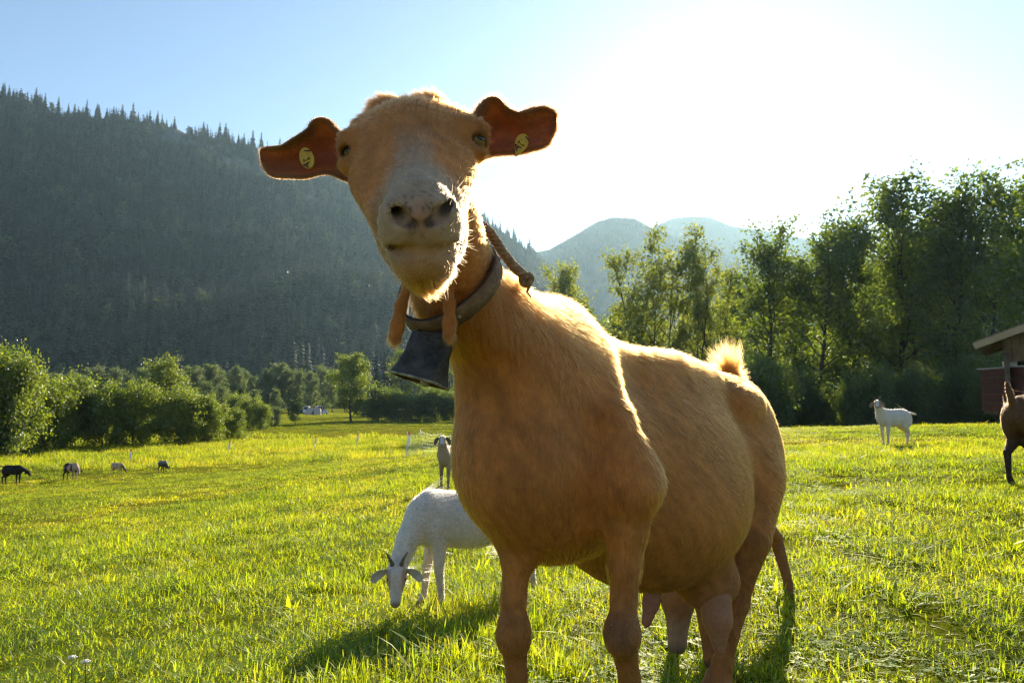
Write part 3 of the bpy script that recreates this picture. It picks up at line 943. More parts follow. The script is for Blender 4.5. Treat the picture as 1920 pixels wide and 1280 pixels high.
def build_main_goat():
    body = main_goat_body()
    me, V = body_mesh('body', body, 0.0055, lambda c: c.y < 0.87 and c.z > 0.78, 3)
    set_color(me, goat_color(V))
    root = obj('goat', me, M_coat)
    tag(root, 'large tan goat with pale muzzle and sideways ears staring into the camera', 'goat', 'goats in the meadow')
    # eyes
    M_eye = mat_surface('eye_amber', (0.12, 0.065, 0.022), (0.22, 0.125, 0.045), 60, 0.06, 0.0, spec=0.5)
    M_pupil = mat_surface('eye_pupil', (0.004, 0.004, 0.004), (0.01, 0.01, 0.01), 20, 0.1, 0.0, spec=0.6)
    for ex, ey, sx in ((661, 287, -1), (893, 265, 1)):
        c = P(ex, ey, 0.802)
        e = Geo().ball(c, 0.0112, 20, 14).build('eye', M_eye, root)
        dv = unit(V3(sx * 0.75, -0.66, 0.05))
        rt = rot_from(dv)
        Geo().ball(c + dv * 0.0094, (0.0024, 0.0075, 0.0036), 14, 8, rt).build('pupil', M_pupil, e)
    # ears
    earL = ([(655, 262), (645, 250), (632, 239), (622, 224), (609, 221), (592, 224), (583, 242), (561, 256), (532, 274), (510, 276), (494, 277), (486, 284)],
            [(662, 340), (645, 337), (625, 328), (613, 325), (600, 326), (587, 329), (572, 333), (556, 333), (532, 331), (514, 331), (501, 325), (489, 304)])
    earR = ([(880, 232), (892, 214), (900, 199), (913, 186), (927, 181), (937, 187), (945, 200), (957, 207), (969, 213), (984, 209), (1000, 203), (1017, 200), (1033, 204), (1044, 214)],
            [(880, 300), (895, 299), (907, 296), (918, 292), (930, 290), (943, 290), (955, 289), (965, 288), (975, 287), (988, 284), (1000, 281), (1015, 278), (1028, 271), (1043, 240)])
    def ear_col(X):
        n = vnoise(X, 50, 2)
        return np.clip(V3(0.20, 0.105, 0.055) * (1 + 0.25 * n)[:, None], 0.01, 1)
    ears = []
    for top, bot in (earL, earR):
        m = len(top)
        dd = np.linspace(0.828, 0.845, m)
        T = np.array([P(a, b, d - 0.006) for (a, b), d in zip(top, dd)])
        B = np.array([P(a, b, d) for (a, b), d in zip(bot, dd)])
        T, B = resample(T, 22), resample(B, 22)
        V, F = loft(T, B, 12, bow=0.024, thick=0.0065, curl=0.016)
        em = mesh_from('ear', V, F)
        ec = ear_col(V)
        vv = np.tile(np.tile(np.linspace(0, 1, 12), 22), 2)
        fold = (1 - smooth01(vv, 0.12, 0.34))[:, None]
        ec = ec * (1 - 0.7 * fold) + V3(0.36, 0.24, 0.15) * 0.7 * fold  # paler outer fur of the fold, its lit tone added to the colour
        low_glow = smooth01(vv, 0.72, 0.98)[:, None]
        ec = ec * (1 - 0.7 * low_glow) + V3(0.46, 0.25, 0.085) * 0.7 * low_glow  # golden glow through the lower edge put into the colour
        set_color(em, ec)
        e = obj('ear', em, M_ear, root)
        subsurf(e, 1)
        ears.append(e)
        coat('ear_fuzz', em, e, M_fur, 14000, lambda p: np.full(len(p), 0.0075), lambda p, s=np.sign(T[-1, 0] - T[0, 0]): np.tile(V3(s, 0, 0.1), (len(p), 1)), ear_col, 0.00013, seed=5, lift=0.45, weight=lambda p, E=np.concatenate([T, B]): 1 + 9 * np.exp(-(np.min(np.linalg.norm(p[:, None] - E[None], axis=2), axis=1) / 0.006) ** 2))
    # yellow ear tags
    M_tag = mat_surface('tag_yellow', (0.46, 0.25, 0.015), (0.58, 0.34, 0.03), 90, 0.45, 0.05)
    M_ink = mat_surface('tag_ink', (0.03, 0.02, 0.01), (0.05, 0.03, 0.02), 50, 0.6, 0.0)
    for ear, (cx, cy), (rx, ry), tilt, pointed in ((ears[0], (575.5, 297), (14.5, 22.5), -24, False), (ears[1], (978, 268), (13, 21), 22, True)):
        c = P(cx, cy, 0.829)
        sx, sz = rx * 0.83 / FPX, ry * 0.83 / FPX
        nseg = 28
        ring = []
        for k in range(nseg):
            a = 2 * math.pi * k / nseg
            x, z = math.cos(a), math.sin(a)
            if pointed:
                x *= (1 - max(0, -z) ** 1.5 * 0.75); z = z * (1.5 if z < 0 else 0.9)
            ring.append((x * sx, z * sz))
        rt = np.array(Matrix.Rotation(R(tilt), 3, 'Y'))
        yaw = np.array(Matrix.Rotation(R(18 if pointed else -14), 3, 'Z'))
        rt = yaw @ rt
        g = Geo()
        V, F = [], []
        for yy in (-0.0011, 0.0011):
            for x, z in ring:
                V.append(rt @ V3(x, yy + 6.0 * x * x, z) + c)
        F.append(tuple(range(nseg))); F.append(tuple(reversed(range(nseg, 2 * nseg))))
        for k in range(nseg):
            k2 = (k + 1) % nseg
            F.append((k, k + nseg, k2 + nseg, k2))
        g.add(V, F)
        g.tube([c + rt @ V3(0, -0.003, 0), c + rt @ V3(0, 0.010, 0)], [0.0032, 0.0032], 10)
        t = g.build('ear_tag', M_tag, ear, smooth=False)
        mx = Matrix.Translation(Vector(c)) @ Matrix(rt.tolist()).to_4x4() @ Matrix.Translation((0.001, -0.0017, -0.001)) @ Matrix.Rotation(R(90), 4, 'X') @ Matrix.Rotation(R(62), 4, 'Z')
        text_mesh('tag_lettering', 'AT 1', 0.0125, M_ink, ear, mx)
    # wattles
    for pts in ([P(792, 500, 0.885), P(766, 532, 0.872), P(751, 575, 0.872), P(745, 610, 0.874), P(740, 630, 0.874)], [P(838, 500, 0.892), P(842, 532, 0.875), P(843, 570, 0.872), P(843, 605, 0.872), P(843, 626, 0.872)]):
        wb = Body().chain(pts, [0.0062, 0.0056, 0.0064, 0.0076, 0.0080], 0.01)
        wm, wv = body_mesh('wattle', wb, 0.003, None, 1)
        set_color(wm, np.tile(TAN, (len(wv), 1)))
        w = obj('wattle', wm, M_coat, root)
        coat('wattle_fur', wm, w, M_fur, 7000, lambda p: 0.0045 + 0.009 * smooth01(-p[:, 2], -0.80, -0.775), lambda p: np.tile(V3(0, 0, -1), (len(p), 1)), lambda p: np.tile(TAN, (len(p), 1)), 0.00014, seed=8, lift=0.3)
    # teats
    for pts, rads, cc in (([P(1338, 1100, 1.53), P(1345, 1160, 1.51), P(1349, 1218, 1.50)], [0.038, 0.031, 0.010], (0.32, 0.145, 0.075)),
                          ([P(1225, 1085, 1.50), P(1221, 1130, 1.49), P(1212, 1166, 1.48)], [0.022, 0.017, 0.010], (0.30, 0.12, 0.07))):
        tb = Body().chain(pts, rads, 0.03)
        tm, tv = body_mesh('teat', tb, 0.004, None, 1)
        sp = smooth01(vnoise(tv, 110, 4) + 0.5 * vnoise(tv, 40, 6), 0.45, 0.75) * smooth01(tv[:, 2], 0.52, 0.58)
        c = V3(*cc) * (1 - 0.8 * sp[:, None]) + V3(0.06, 0.035, 0.03) * 0.8 * sp[:, None]
        set_color(tm, c)
        obj('teat', tm, M_skin, root)
    # coat
    nose0 = P(789, 425, 0.64); poll = P(771, 235, 0.83)
    def is_head(p): return smooth01(p[:, 2], 0.79, 0.84) * (1 - smooth01(p[:, 1], 0.88, 0.92))
    def fur_len(p):
        hd = is_head(p)
        muz = np.exp(-((p - nose0) ** 2).sum(1) / 0.06 ** 2)
        L = 0.019 * (1 - hd) + (0.0085 - 0.005 * muz) * hd
        top = smooth01(p[:, 2], 0.76, 0.82) * (1 - hd)
        L = L + 0.010 * top
        L = L + 0.012 * hd * smooth01(p[:, 2], 1.03, 1.065)
        leg = 1 - smooth01(p[:, 2], 0.36, 0.46)
        L = L * (1 - 0.5 * leg)
        ud = np.exp(-((p - P(1335, 1125, 1.53)) ** 2).sum(1) / 0.05 ** 2)
        L = L * (1 - 0.8 * ud)
        tail = np.exp(-((p - P(1367, 690, 1.88)) ** 2).sum(1) / 0.03 ** 2)
        return L + 0.045 * tail
    def fur_dir(p):
        hd = is_head(p)[:, None]
        body = np.tile(U * 0.75 + V3(0, 0, -0.75), (len(p), 1))
        front = (1 - smooth01(p[:, 1], 1.0, 1.2))[:, None]
        body = body * (1 - front) + np.tile(U * 0.2 + V3(0, 0, -1), (len(p), 1)) * front
        leg = (1 - smooth01(p[:, 2], 0.40, 0.5))[:, None]
        body = body * (1 - leg) + np.tile(V3(0.05, 0, -1), (len(p), 1)) * leg
        head = np.tile(unit(poll - nose0), (len(p), 1)) * 0.8 + (p - (nose0 + poll) / 2) * V3(6, 0, -2)
        for q_ in (P(729, 214, 0.838), P(802, 209, 0.838)):
            wq = np.exp(-((p - q_) ** 2).sum(1) / 0.024 ** 2)[:, None]
            head = head * (1 - wq) + ((p - q_) * V3(25, 8, 25) + V3(0, 0, 0.6)) * wq
        tail = np.exp(-((p - P(1367, 690, 1.88)) ** 2).sum(1) / 0.03 ** 2)[:, None]
        swirl = np.stack([vnoise(p, 9, 21), vnoise(p, 9, 22), vnoise(p, 9, 23)], 1) * 0.35
        return (body * (1 - hd) + head * hd) * (1 - tail) + V3(-0.1, 0.2, 1) * 2 * tail + swirl
    def fur_w(p):
        hd = is_head(p)
        bare = sum(np.exp(-((p - q) ** 2).sum(1) / 0.012 ** 2) for q in (P(753, 407, 0.633), P(825, 404, 0.633), P(789, 405, 0.628)))
        return (1.0 + 3.0 * hd + 0.8 * smooth01(p[:, 2], 0.72, 0.80)) * np.clip(1 - 1.3 * bare, 0.0, 1)
    def fur_lift(p):
        return 0.10 + 0.18 * smooth01(p[:, 2], 0.74, 0.82) * (1 - 0.6 * is_head(p)) + 0.5 * np.exp(-((p - P(1367, 690, 1.88)) ** 2).sum(1) / 0.03 ** 2)
    if 'quick' not in DEV:
        coat('coat', me, root, M_fur, 430000, fur_len, fur_dir, lambda p: goat_color(p), lambda p: 0.00030 - 0.00014 * is_head(p), fur_w, 11, 4, fur_lift, 0.09, clump=0.6)
    # whiskers and stray long hairs
    def at_face(p):
        return np.exp(-((p - P(835, 480, 0.66)) ** 2).sum(1) / 0.03 ** 2) + 0.7 * np.exp(-((p - P(750, 480, 0.66)) ** 2).sum(1) / 0.025 ** 2) + 0.35 * np.exp(-((p - P(880, 420, 0.74)) ** 2).sum(1) / 0.04 ** 2)
    coat('whiskers', me, root, M_fur, 130, lambda p: np.full(len(p), 0.019), lambda p: (p - P(790, 470, 0.70)) + V3(0, 0, -0.01), lambda p: np.tile(V3(0.4, 0.25, 0.14), (len(p), 1)), 0.00013, lambda p: at_face(p) + 1e-6, 12, 5, 0.55, 0.25)
    return root

goat = build_main_goat() if 'nogoat' not in DEV else None
# ------------------------------------------------------------------ trees
M_bark = mat_surface('bark', (0.045, 0.036, 0.028), (0.10, 0.082, 0.064), 3.0, 0.95, 0.5, bscale=14)
M_leaf_wood = mat_leaf('leaf_alder', (0.040, 0.066, 0.014), (0.075, 0.112, 0.022), 0.6, (3.2, 2.9, 1.0), use_attr=True, scale=0.35)
M_leaf_bush = mat_leaf('leaf_hedge', (0.085, 0.130, 0.016), (0.135, 0.180, 0.028), 0.55, (2.3, 2.1, 0.8), use_attr=True, scale=0.25)
M_leaf_valley = mat_leaf('leaf_valley', (0.075, 0.115, 0.032), (0.125, 0.165, 0.050), 0.5, (1.7, 1.6, 0.9), use_attr=True, scale=0.05)
M_leaf_veiled = mat_leaf('leaf_veiled', (0.110, 0.150, 0.030), (0.170, 0.205, 0.045), 0.6, (2.2, 2.0, 0.9), use_attr=True, scale=0.3)  # paler greens: the bright veil over these trees is put into the colour
M_leaf_silver = mat_leaf('leaf_willow', (0.085, 0.12, 0.045), (0.135, 0.17, 0.07), 0.5, (1.7, 1.65, 0.9), use_attr=True, scale=0.3)
M_needle = mat_leaf('needles', (0.011, 0.022, 0.011), (0.042, 0.060, 0.024), 0.2, (1.3, 1.3, 0.8), use_attr=True, scale=0.02, inst=True)

M_leaf_far = mat_leaf('leaf_far', (0.030, 0.048, 0.016), (0.060, 0.080, 0.026), 0.3, (1.4, 1.3, 0.8), use_attr=True, scale=0.02, inst=True)

def leaf_mesh(name, pts, size, rg, flat=0.3, shade=None):
    """A leaf (two folded triangles) at every point."""
    n = len(pts)
    a = rg.normal(0, 1, (n, 3)); a[:, 2] = a[:, 2] * (1 - flat) - 0.25
    a /= np.linalg.norm(a, axis=1)[:, None]
    b = np.cross(a, rg.normal(0, 1, (n, 3))); b /= np.linalg.norm(b, axis=1)[:, None] + 1e-9
    c = np.cross(a, b)
    s = (size * rg.uniform(0.6, 1.35, n))[:, None]
    V = np.stack([pts - a * s * 0.5, pts + b * s * 0.34 + c * s * 0.08, pts + a * s * 0.5, pts - b * s * 0.34 + c * s * 0.08], 1).reshape(-1, 3)
    F = np.arange(n * 4).reshape(n, 4)
    me = mesh_from(name, V, F, smooth=False)
    col = rg.uniform(0.65, 1.3, n)[:, None] * (1 + rg.normal(0, 1, (n, 1)) * V3(0.10, 0.03, 0.05))
    set_color(me, np.repeat(np.clip(col, 0.2, 2), 4, axis=0))
    return me

def branch_line(p0, d, L, n, rg, wander=0.18, lift=0.0):
    pts = [np.asarray(p0, float)]
    d = unit(d)
    for _ in range(n):
        d = unit(d + rg.normal(0, wander, 3) + V3(0, 0, lift))
        pts.append(pts[-1] + d * L / n)
    return np.array(pts)

def make_tree(name, seed, H=10.0, spread=3.0, limbs=22, h0=0.25, leaves=9000, size=0.16, up=0.7, trunk_r=0.16, stems=1, puff=0.30, top=0.55, wander=0.16, leafm=None, inner=0.25, prof=None, skirt=0.0):
    rg = np.random.default_rng(seed)
    g = Geo()
    nodes, wts = [], []
    for st in range(stems):
        ang = rg.uniform(0, 2 * np.pi)
        off = V3(math.cos(ang), math.sin(ang), 0) * (0 if stems == 1 else spread * 0.16)
        hh = H * (1 if st == 0 else rg.uniform(0.7, 0.98))
        tr = branch_line(off, V3(off[0] * 0.25 / max(spread, 1), off[1] * 0.25 / max(spread, 1), 1) + rg.normal(0, 0.05, 3), hh * 0.96, 12, rg, 0.05 if stems == 1 else 0.07, 0.1)
        rr = np.linspace(trunk_r, trunk_r * 0.10, 13) / (1 if stems == 1 else 1.5)
        rr[0] *= 1.35
        g.tube(tr, rr, 7)
        nl = max(4, limbs // stems)
        az = rg.uniform(0, 6.28)
        for k in range(nl):
            f = h0 + (0.97 - h0) * (k + rg.uniform(0, 0.8)) / nl
            i = f * 12; i0 = min(int(i), 11)
            p0 = tr[i0] * (1 - i + i0) + tr[i0 + 1] * (i - i0)
            az += 2.4 + rg.normal(0, 0.5)
            pf = prof(f) if prof else (math.sin(math.pi * min(1, (f - h0) / (1 - h0) * (1 - top * 0.45) + 0.18)) ** 0.7)
            L = spread * pf * rg.uniform(0.75, 1.2)
            el = up * (0.5 + 0.9 * f) + rg.normal(0, 0.15)
            d = V3(math.cos(az) * math.cos(el), math.sin(az) * math.cos(el), math.sin(el))
            lb = branch_line(p0, d, L, 6, rg, wander, 0.05)
            r0 = max(0.012, trunk_r * 0.42 * (1 - f * 0.7))
            g.tube(lb, np.linspace(r0, r0 * 0.2, 7), 5, cap=False)
            for s in range(7):
                j = rg.uniform(inner, 1) * 6; j0 = min(int(j), 5)
                q = lb[j0] * (1 - j + j0) + lb[j0 + 1] * (j - j0)
                dd = unit(unit(lb[-1] - lb[0]) + rg.normal(0, 0.75, 3))
                tw = branch_line(q, dd, L * rg.uniform(0.22, 0.45), 4, rg, 0.25, 0.03)
                g.tube(tw, np.linspace(r0 * 0.3, r0 * 0.08, 5), 3, cap=False)
                nodes.append(tw[1:]); wts.append(np.full(4, L))
            nodes.append(lb[3:]); wts.append(np.full(len(lb) - 3, L))
    nodes = np.concatenate(nodes); w = np.concatenate(wts)
    k = rg.choice(len(nodes), leaves, p=w / w.sum())
    clump = rg.normal(0, 1, (len(nodes), 3)) * puff * 0.35
    pts = nodes[k] + clump[k] + rg.normal(0, 1, (leaves, 3)) * puff * V3(1, 1, 0.75) * rg.uniform(0.4, 1.0, (len(nodes), 1))[k]
    if skirt:
        pts = pts[pts[:, 2] > 0.05]
    return g.mesh(name + '_trunk'), leaf_mesh(name + '_crown', pts, size, rg), float(np.percentile(pts[:, 2], 99.7))

def make_spruce(name, seed, H=10.0, rad=1.7, whorls=16, arms=9, detail=2):
    rg = np.random.default_rng(seed)
    g = Geo().tube([(0, 0, 0), (0, 0, H * 0.5), (0, 0, H * 0.98)], [H * 0.016, H * 0.009, 0.01], 5)
    V, F, C = [], [], []
    for i in range(whorls):
        f = (i + rg.uniform(-0.2, 0.2)) / whorls
        z = H * (0.07 + 0.92 * f)
        L = rad * (1 - f) ** 0.85 * rg.uniform(0.75, 1.15) + 0.06 * rad
        for a in range(arms):
            th = 2 * np.pi * (a + 0.5 * (i % 2)) / arms + rg.normal(0, 0.12)
            l = L * rg.uniform(0.7, 1.15)
            d = V3(math.cos(th), math.sin(th), 0); s = V3(-d[1], d[0], 0)
            w = l * 0.30
            b = V3(0, 0, z); drop = -l * rg.uniform(0.25, 0.5)
            n0 = len(V)
            V += [b + V3(0, 0, 0.10 * rad), b + d * l * 0.55 + s * w + V3(0, 0, drop * 0.45 - 0.04 * rad), b + d * l + V3(0, 0, drop), b + d * l * 0.55 - s * w + V3(0, 0, drop * 0.45 - 0.04 * rad), b + d * l * 0.5 + V3(0, 0, drop * 0.3 + 0.06 * rad)]
            F += [(n0, n0 + 1, n0 + 4), (n0 + 1, n0 + 2, n0 + 4), (n0 + 2, n0 + 3, n0 + 4), (n0 + 3, n0, n0 + 4)]
            C += [rg.uniform(0.7, 1.25)] * 5
    for zz, rr in ((0, 0.016), (0.5, 0.010), (0.99, 0.001)):
        for a in range(3):
            V.append(V3(math.cos(a * 2.094) * rr * H, math.sin(a * 2.094) * rr * H, zz * H)); C.append(0.6)
    n0 = len(V) - 9
    for r_ in (0, 3):
        for a in range(3):
            b_ = (a + 1) % 3
            F += [(n0 + r_ + a, n0 + r_ + b_, n0 + r_ + 3 + b_), (n0 + r_ + a, n0 + r_ + 3 + b_, n0 + r_ + 3 + a)]
    me = mesh_from(name + '_crown', np.array(V), np.array(F), smooth=False)
    set_color(me, np.array(C)[:, None] * np.ones((1, 3)))
    return g.mesh(name + '_trunk'), me, H

def grow(proto, name, leafm, loc, height, label, cat='tree', group=None, rot=None, wide=1.0, parts=True, crown_name='crown'):
    tm, cm, H = proto
    s = height / H
    if parts:
        r = empty(name, loc, label, cat, group)
        r.rotation_euler = (0, 0, random.uniform(0, 6.28) if rot is None else rot)
        r.scale = (s * wide, s * wide, s)
        for nm, me, mt in (('trunk', tm, M_bark), (crown_name, cm, leafm)):
            o = bpy.data.objects.new(nm, me)
            COL.objects.link(o)
            o.parent = r
            if not me.materials: me.materials.append(mt)
            o.material_slots[0].link = 'OBJECT'
            o.material_slots[0].material = mt
        return r
    o = bpy.data.objects.new(name, cm)
    COL.objects.link(o)
    if not cm.materials: cm.materials.append(leafm)
    o.location = [float(v) for v in loc]
    o.rotation_euler = (0, 0, random.uniform(0, 6.28))
    o.scale = (s * wide, s * wide, s)
    return tag(o, label, cat, group)

ORD = ['first', 'second', 'third', 'fourth', 'fifth', 'sixth', 'seventh', 'eighth', 'ninth', 'tenth', 'eleventh', 'twelfth', 'thirteenth', 'fourteenth', 'fifteenth', 'sixteenth', 'seventeenth', 'eighteenth', 'nineteenth', 'twentieth', 'last', 'last']
def stand(px, d):
    x = (px - 960) / FPX * d
    return V3(x, d, gz(x, d) - 0.05)

def height_to(px, top, d):
    return P(px, top, d)[2] - stand(px, d)[2]

LOD = 0.35 if 'lod' in DEV else 1.0
def nleaf(n): return int(n * LOD)

if 'notrees' not in DEV:
    alder = [make_tree('alder', 100 + i, 12, 3.6, 30, 0.22, nleaf(10500), 0.19, 0.75, 0.17, 1, 0.36) for i in range(4)]
    slender = [make_tree('slender', 120 + i, 12, 2.2, 34, 0.20, nleaf(7500), 0.15, 1.05, 0.11, 2 + i % 2, 0.26, wander=0.12) for i in range(3)]
    bush = [make_tree('bush', 140 + i, 4.0, 2.3, 60, 0.03, nleaf(20000), 0.15, 0.55, 0.05, 5, 0.30, inner=0.35, skirt=1, prof=lambda f: 0.45 + 0.6 * math.sin(math.pi * min(1, 0.22 + f * 0.7))) for i in range(4)]
    round_tree = [make_tree('round', 160 + i, 10, 3.6, 40, 0.10, nleaf(14000), 0.24, 0.7, 0.18, 1, 0.40) for i in range(3)]
    spruce = [make_spruce('spruce', 180 + i, 10, 1.75) for i in range(3)]

    WOOD = 'trees of the wood behind the meadow'
    # the wood on the right: (px, top, distance, prototype list, index, width, label)
    right = [
        (1066, 492, 95, alder, 0, 0.85, M_leaf_veiled, 'small pale hazy tree at the left end of the right wood'),
        (1172, 422, 74, slender, 0, 1.0, M_leaf_veiled, 'tall feathery tree with fine bare-looking stems, left of its twin'),
        (1232, 418, 72, slender, 1, 1.05, M_leaf_veiled, 'tall feathery multi-stemmed tree directly above the tan goat\'s back'),
        (1296, 470, 70, slender, 2, 0.95, M_leaf_veiled, 'thin young tree between the feathery twins and the bare-topped tree'),
        (1362, 452, 68, slender, 0, 0.8, M_leaf_veiled, 'narrow tree with sparse bare top above the goat\'s tail'),
        (1440, 438, 66, alder, 1, 1.0, M_leaf_wood, 'rounded alder at the left shoulder of the dark wood'),
        (1522, 425, 64, alder, 2, 0.95, M_leaf_wood, 'alder with crooked leaning trunk left of the big crowns'),
        (1600, 392, 66, alder, 3, 0.95, M_leaf_wood, 'leaning tree rising towards the tallest dark crown'),
        (1690, 328, 66, alder, 0, 1.05, M_leaf_wood, 'tallest broad dark tree above the white goat'),
        (1775, 345, 62, alder, 1, 0.95, M_leaf_wood, 'broad dark tree right of the tallest crown'),
        (1846, 330, 58, alder, 2, 0.8, M_leaf_wood, 'dark tree with thick forked trunk left of the shed'),
        (1915, 280, 46, slender, 2, 1.25, M_leaf_wood, 'open airy tree rising behind the shed roof at the frame edge'),
    ]
    for px, top, d, pl, i, w, lm, lab in right:
        grow(pl[i % len(pl)], 'wood_tree', lm, stand(px, d), height_to(px, top, d), lab, 'tree', WOOD, wide=w * (1.0 if d < 90 else 0.9))
    for k in range(19):      # filler behind
        px = 1040 + k * 48 + random.uniform(-14, 14)
        d = random.uniform(76, 100)
        base = np.interp(px, [1000, 1060, 1200, 1300, 1440, 1600, 1700, 1850, 1960], [600, 540, 480, 520, 470, 440, 380, 380, 400])
        top = base + random.uniform(25, 110)
        lm = random.choice([M_leaf_wood, M_leaf_wood, M_leaf_bush])
        grow((alder + slender)[k % 7], 'wood_tree', lm, stand(px, d), height_to(px, top, d), 'tree in the second row of the right wood, half hidden by front crowns', 'tree', WOOD, wide=1.15)
    for k in range(24):      # shrubs at the wood's foot
        px = 1000 + k * 40 + random.uniform(-10, 10)
        d = random.uniform(50, 60)
        top = random.uniform(665, 755) + (40 if px < 1150 else 0)
        grow(bush[k % 4], 'wood_shrub', M_leaf_wood, stand(px, d), height_to(px, top, d), 'dark shrub in the undergrowth along the foot of the right wood', 'shrub', 'undergrowth shrubs of the wood', wide=random.uniform(0.55, 0.8))
    for px, d, top in ((1838, 54, 668), (1862, 50, 690), (1812, 57, 680)):
        grow(bush[px % 4], 'wood_shrub', M_leaf_wood, stand(px, d), height_to(px, top, d), 'dark shrub in the undergrowth along the foot of the right wood', 'shrub', 'undergrowth shrubs of the wood', wide=0.8)
    # hedge on the left: (px, top, distance, width)
    hedge = [(-60, 640, 46, 0.9, 'tall bright bush at the left frame edge, partly cut off'), (18, 652, 47, 0.62, 'tallest bush of the left hedge, beside the frame edge'),
             (92, 706, 52, 0.75, 'hedge bush between the tall left bush and the yellowish one'), (150, 700, 56, 0.8, 'rounded yellowish hedge bush right of the tall left bush'), (205, 716, 56, 0.75, 'low bush in the left half of the hedge above the brown goat'),
             (300, 668, 84, 0.95, 'tall round tree crown rising behind the middle of the hedge'), (262, 716, 58, 0.75, 'bush in the middle of the hedge in front of the tall crown'), (335, 722, 60, 0.85, 'broad olive bush right of the hedge middle'),
             (392, 740, 62, 0.8, 'olive bush towards the right end of the hedge'), (440, 764, 66, 0.75, 'lowest bush at the right end of the left hedge')]
    for i, (px, top, d, w, lab) in enumerate(hedge):
        pr = round_tree[1] if d > 80 else bush[i % 4]
        grow(pr, 'hedge_bush' if d < 80 else 'hedge_tree', M_leaf_bush, stand(px, d), height_to(px, top, d), lab, 'bush' if d < 80 else 'tree', 'hedge along the left of the meadow', wide=w)
    # valley trees
    single = grow(round_tree[0], 'meadow_tree', M_leaf_bush, stand(660, 124), height_to(660, 664, 124), 'single round tree standing alone in the sunlit strip left of the cowbell', 'tree', wide=1.05)
    grow(bush[1], 'valley_bush', M_leaf_silver, stand(516, 100), height_to(516, 762, 100), 'small grey-green round bush in front of the dark umbrella-shaped tree', 'bush', 'bushes of the valley floor', wide=0.72)
    grow(round_tree[2], 'valley_tree', M_leaf_wood, stand(556, 112), height_to(556, 750, 112), 'small dark umbrella-shaped tree beside the parked cars', 'tree', 'trees of the valley floor', wide=1.0)
    for px, top, d, lab in ((470, 742, 96, 'valley bush just right of the hedge'), (446, 735, 104, 'taller valley bush behind the right end of the hedge'), (490, 752, 92, 'valley bush touching the grey-green round bush')):
        grow(bush[(px // 7) % 4], 'valley_bush', M_leaf_bush, stand(px, d), height_to(px, top, d), lab, 'bush', 'bushes of the valley floor', wide=0.75)
    row, px = [], 60
    while px < 640:
        row.append(px)
        px += random.uniform(15, 26)
    seen = [p for p in row if p > 350]
    for px in row:
        d = random.uniform(225, 265)
        top = random.uniform(688, 712) - (8 if random.random() < 0.2 else 0)
        if px > 350:
            k = seen.index(px)
            lab = ORD[k] + ' pale hazy tree from the left in the open row at the mountain foot'
        else:
            lab = 'pale hazy tree at the mountain foot, mostly hidden behind the left hedge'
        grow(round_tree[random.randrange(3)], 'valley_tree', M_leaf_valley, stand(px, d), height_to(px, top, d), lab, 'tree', 'row of trees at the foot of the mountain', wide=random.uniform(0.65, 0.95))
    for k, (px, top, d) in enumerate(((385, 715, 180), (420, 722, 190), (460, 720, 230), (478, 730, 215), (520, 728, 205), (560, 722, 300), (590, 724, 262), (600, 726, 290))):
        grow(round_tree[k % 3], 'valley_tree', M_leaf_valley, stand(px, d), height_to(px, top, d), ORD[k] + ' from the left of the lower trees standing before the valley row', 'tree', 'lower trees in front of the valley row', wide=0.9)
    # dark group beside the single tree
    for px, top, d, lab in ((706, 662, 170, 'dark spruce just right of the single round tree'), (722, 658, 172, 'dark spruce in the middle of the spruce group by the bell'), (738, 664, 175, 'dark spruce nearest the cowbell in the spruce group'), (690, 672, 178, 'dark spruce half behind the single round tree')):
        grow(spruce[px % 3], 'spruce_tree', M_needle, stand(px, d), height_to(px, top, d), lab, 'spruce', 'spruce group beside the single tree', wide=1.1)
    for px, top, d, lab in ((752, 655, 150, 'sunlit pale tree behind the cowbell'), (800, 640, 160, 'tree hidden behind the cowbell and goat neck'), (850, 620, 160, 'tree behind the goat\'s chest'), (905, 600, 165, 'tree behind the goat\'s shoulder')):
        grow(alder[px % 4], 'valley_tree', M_leaf_bush, stand(px, d), height_to(px, top, d), lab, 'tree', 'trees behind the cowbell', wide=0.9)
    for k, px in enumerate((712, 745, 778, 812, 846, 880)):
        grow(bush[k % 4], 'valley_bush', M_leaf_wood, stand(px, 128), height_to(px, 722 + (k % 3) * 8, 128), ORD[k] + ' dark bush from the left in the shaded thicket below the cowbell', 'bush', 'shaded thicket below the cowbell', wide=0.9)
    for px, top, lab in ((548, 628, 'leftmost of three pale conifers low on the dark mountain'), (564, 634, 'middle of three pale conifers low on the dark mountain'), (576, 638, 'rightmost of three pale conifers low on the dark mountain')):
        d = 425
        x = (px - 960) / FPX * d
        grow(spruce[px % 3], 'conifer_tree', M_leaf_far, V3(x, d, 4.0), P(px, top, d)[2] - 4, lab, 'conifer', 'pale conifers on the lower slope', wide=1.0)
    # spruces on the skyline of the left mountain
    sky_pts = np.array([(c[0], c[1], c[2]) for c in left_range.crest])
    px = -20.0
    while px < 1010:
        d = np.interp(px, sky_pts[:, 0], sky_pts[:, 2]) - random.uniform(0, 14)
        py = np.interp(px, sky_pts[:, 0], sky_pts[:, 1]) + random.uniform(2, 8)
        h = random.uniform(11, 36) if random.random() < 0.7 else random.uniform(28, 46)
        h *= 0.75 if px > 880 else 1.0
        base = P(px, py, d)
        o = grow(spruce[random.randrange(3)], 'spruce_tree', M_needle, base, h * d / FPX, 'dark spruce standing on the skyline of the left mountain', 'spruce', 'spruces on the mountain skyline', wide=random.uniform(0.95, 1.4), parts=False)
        px += random.uniform(3, 9) if random.random() < 0.88 else random.uniform(14, 26)

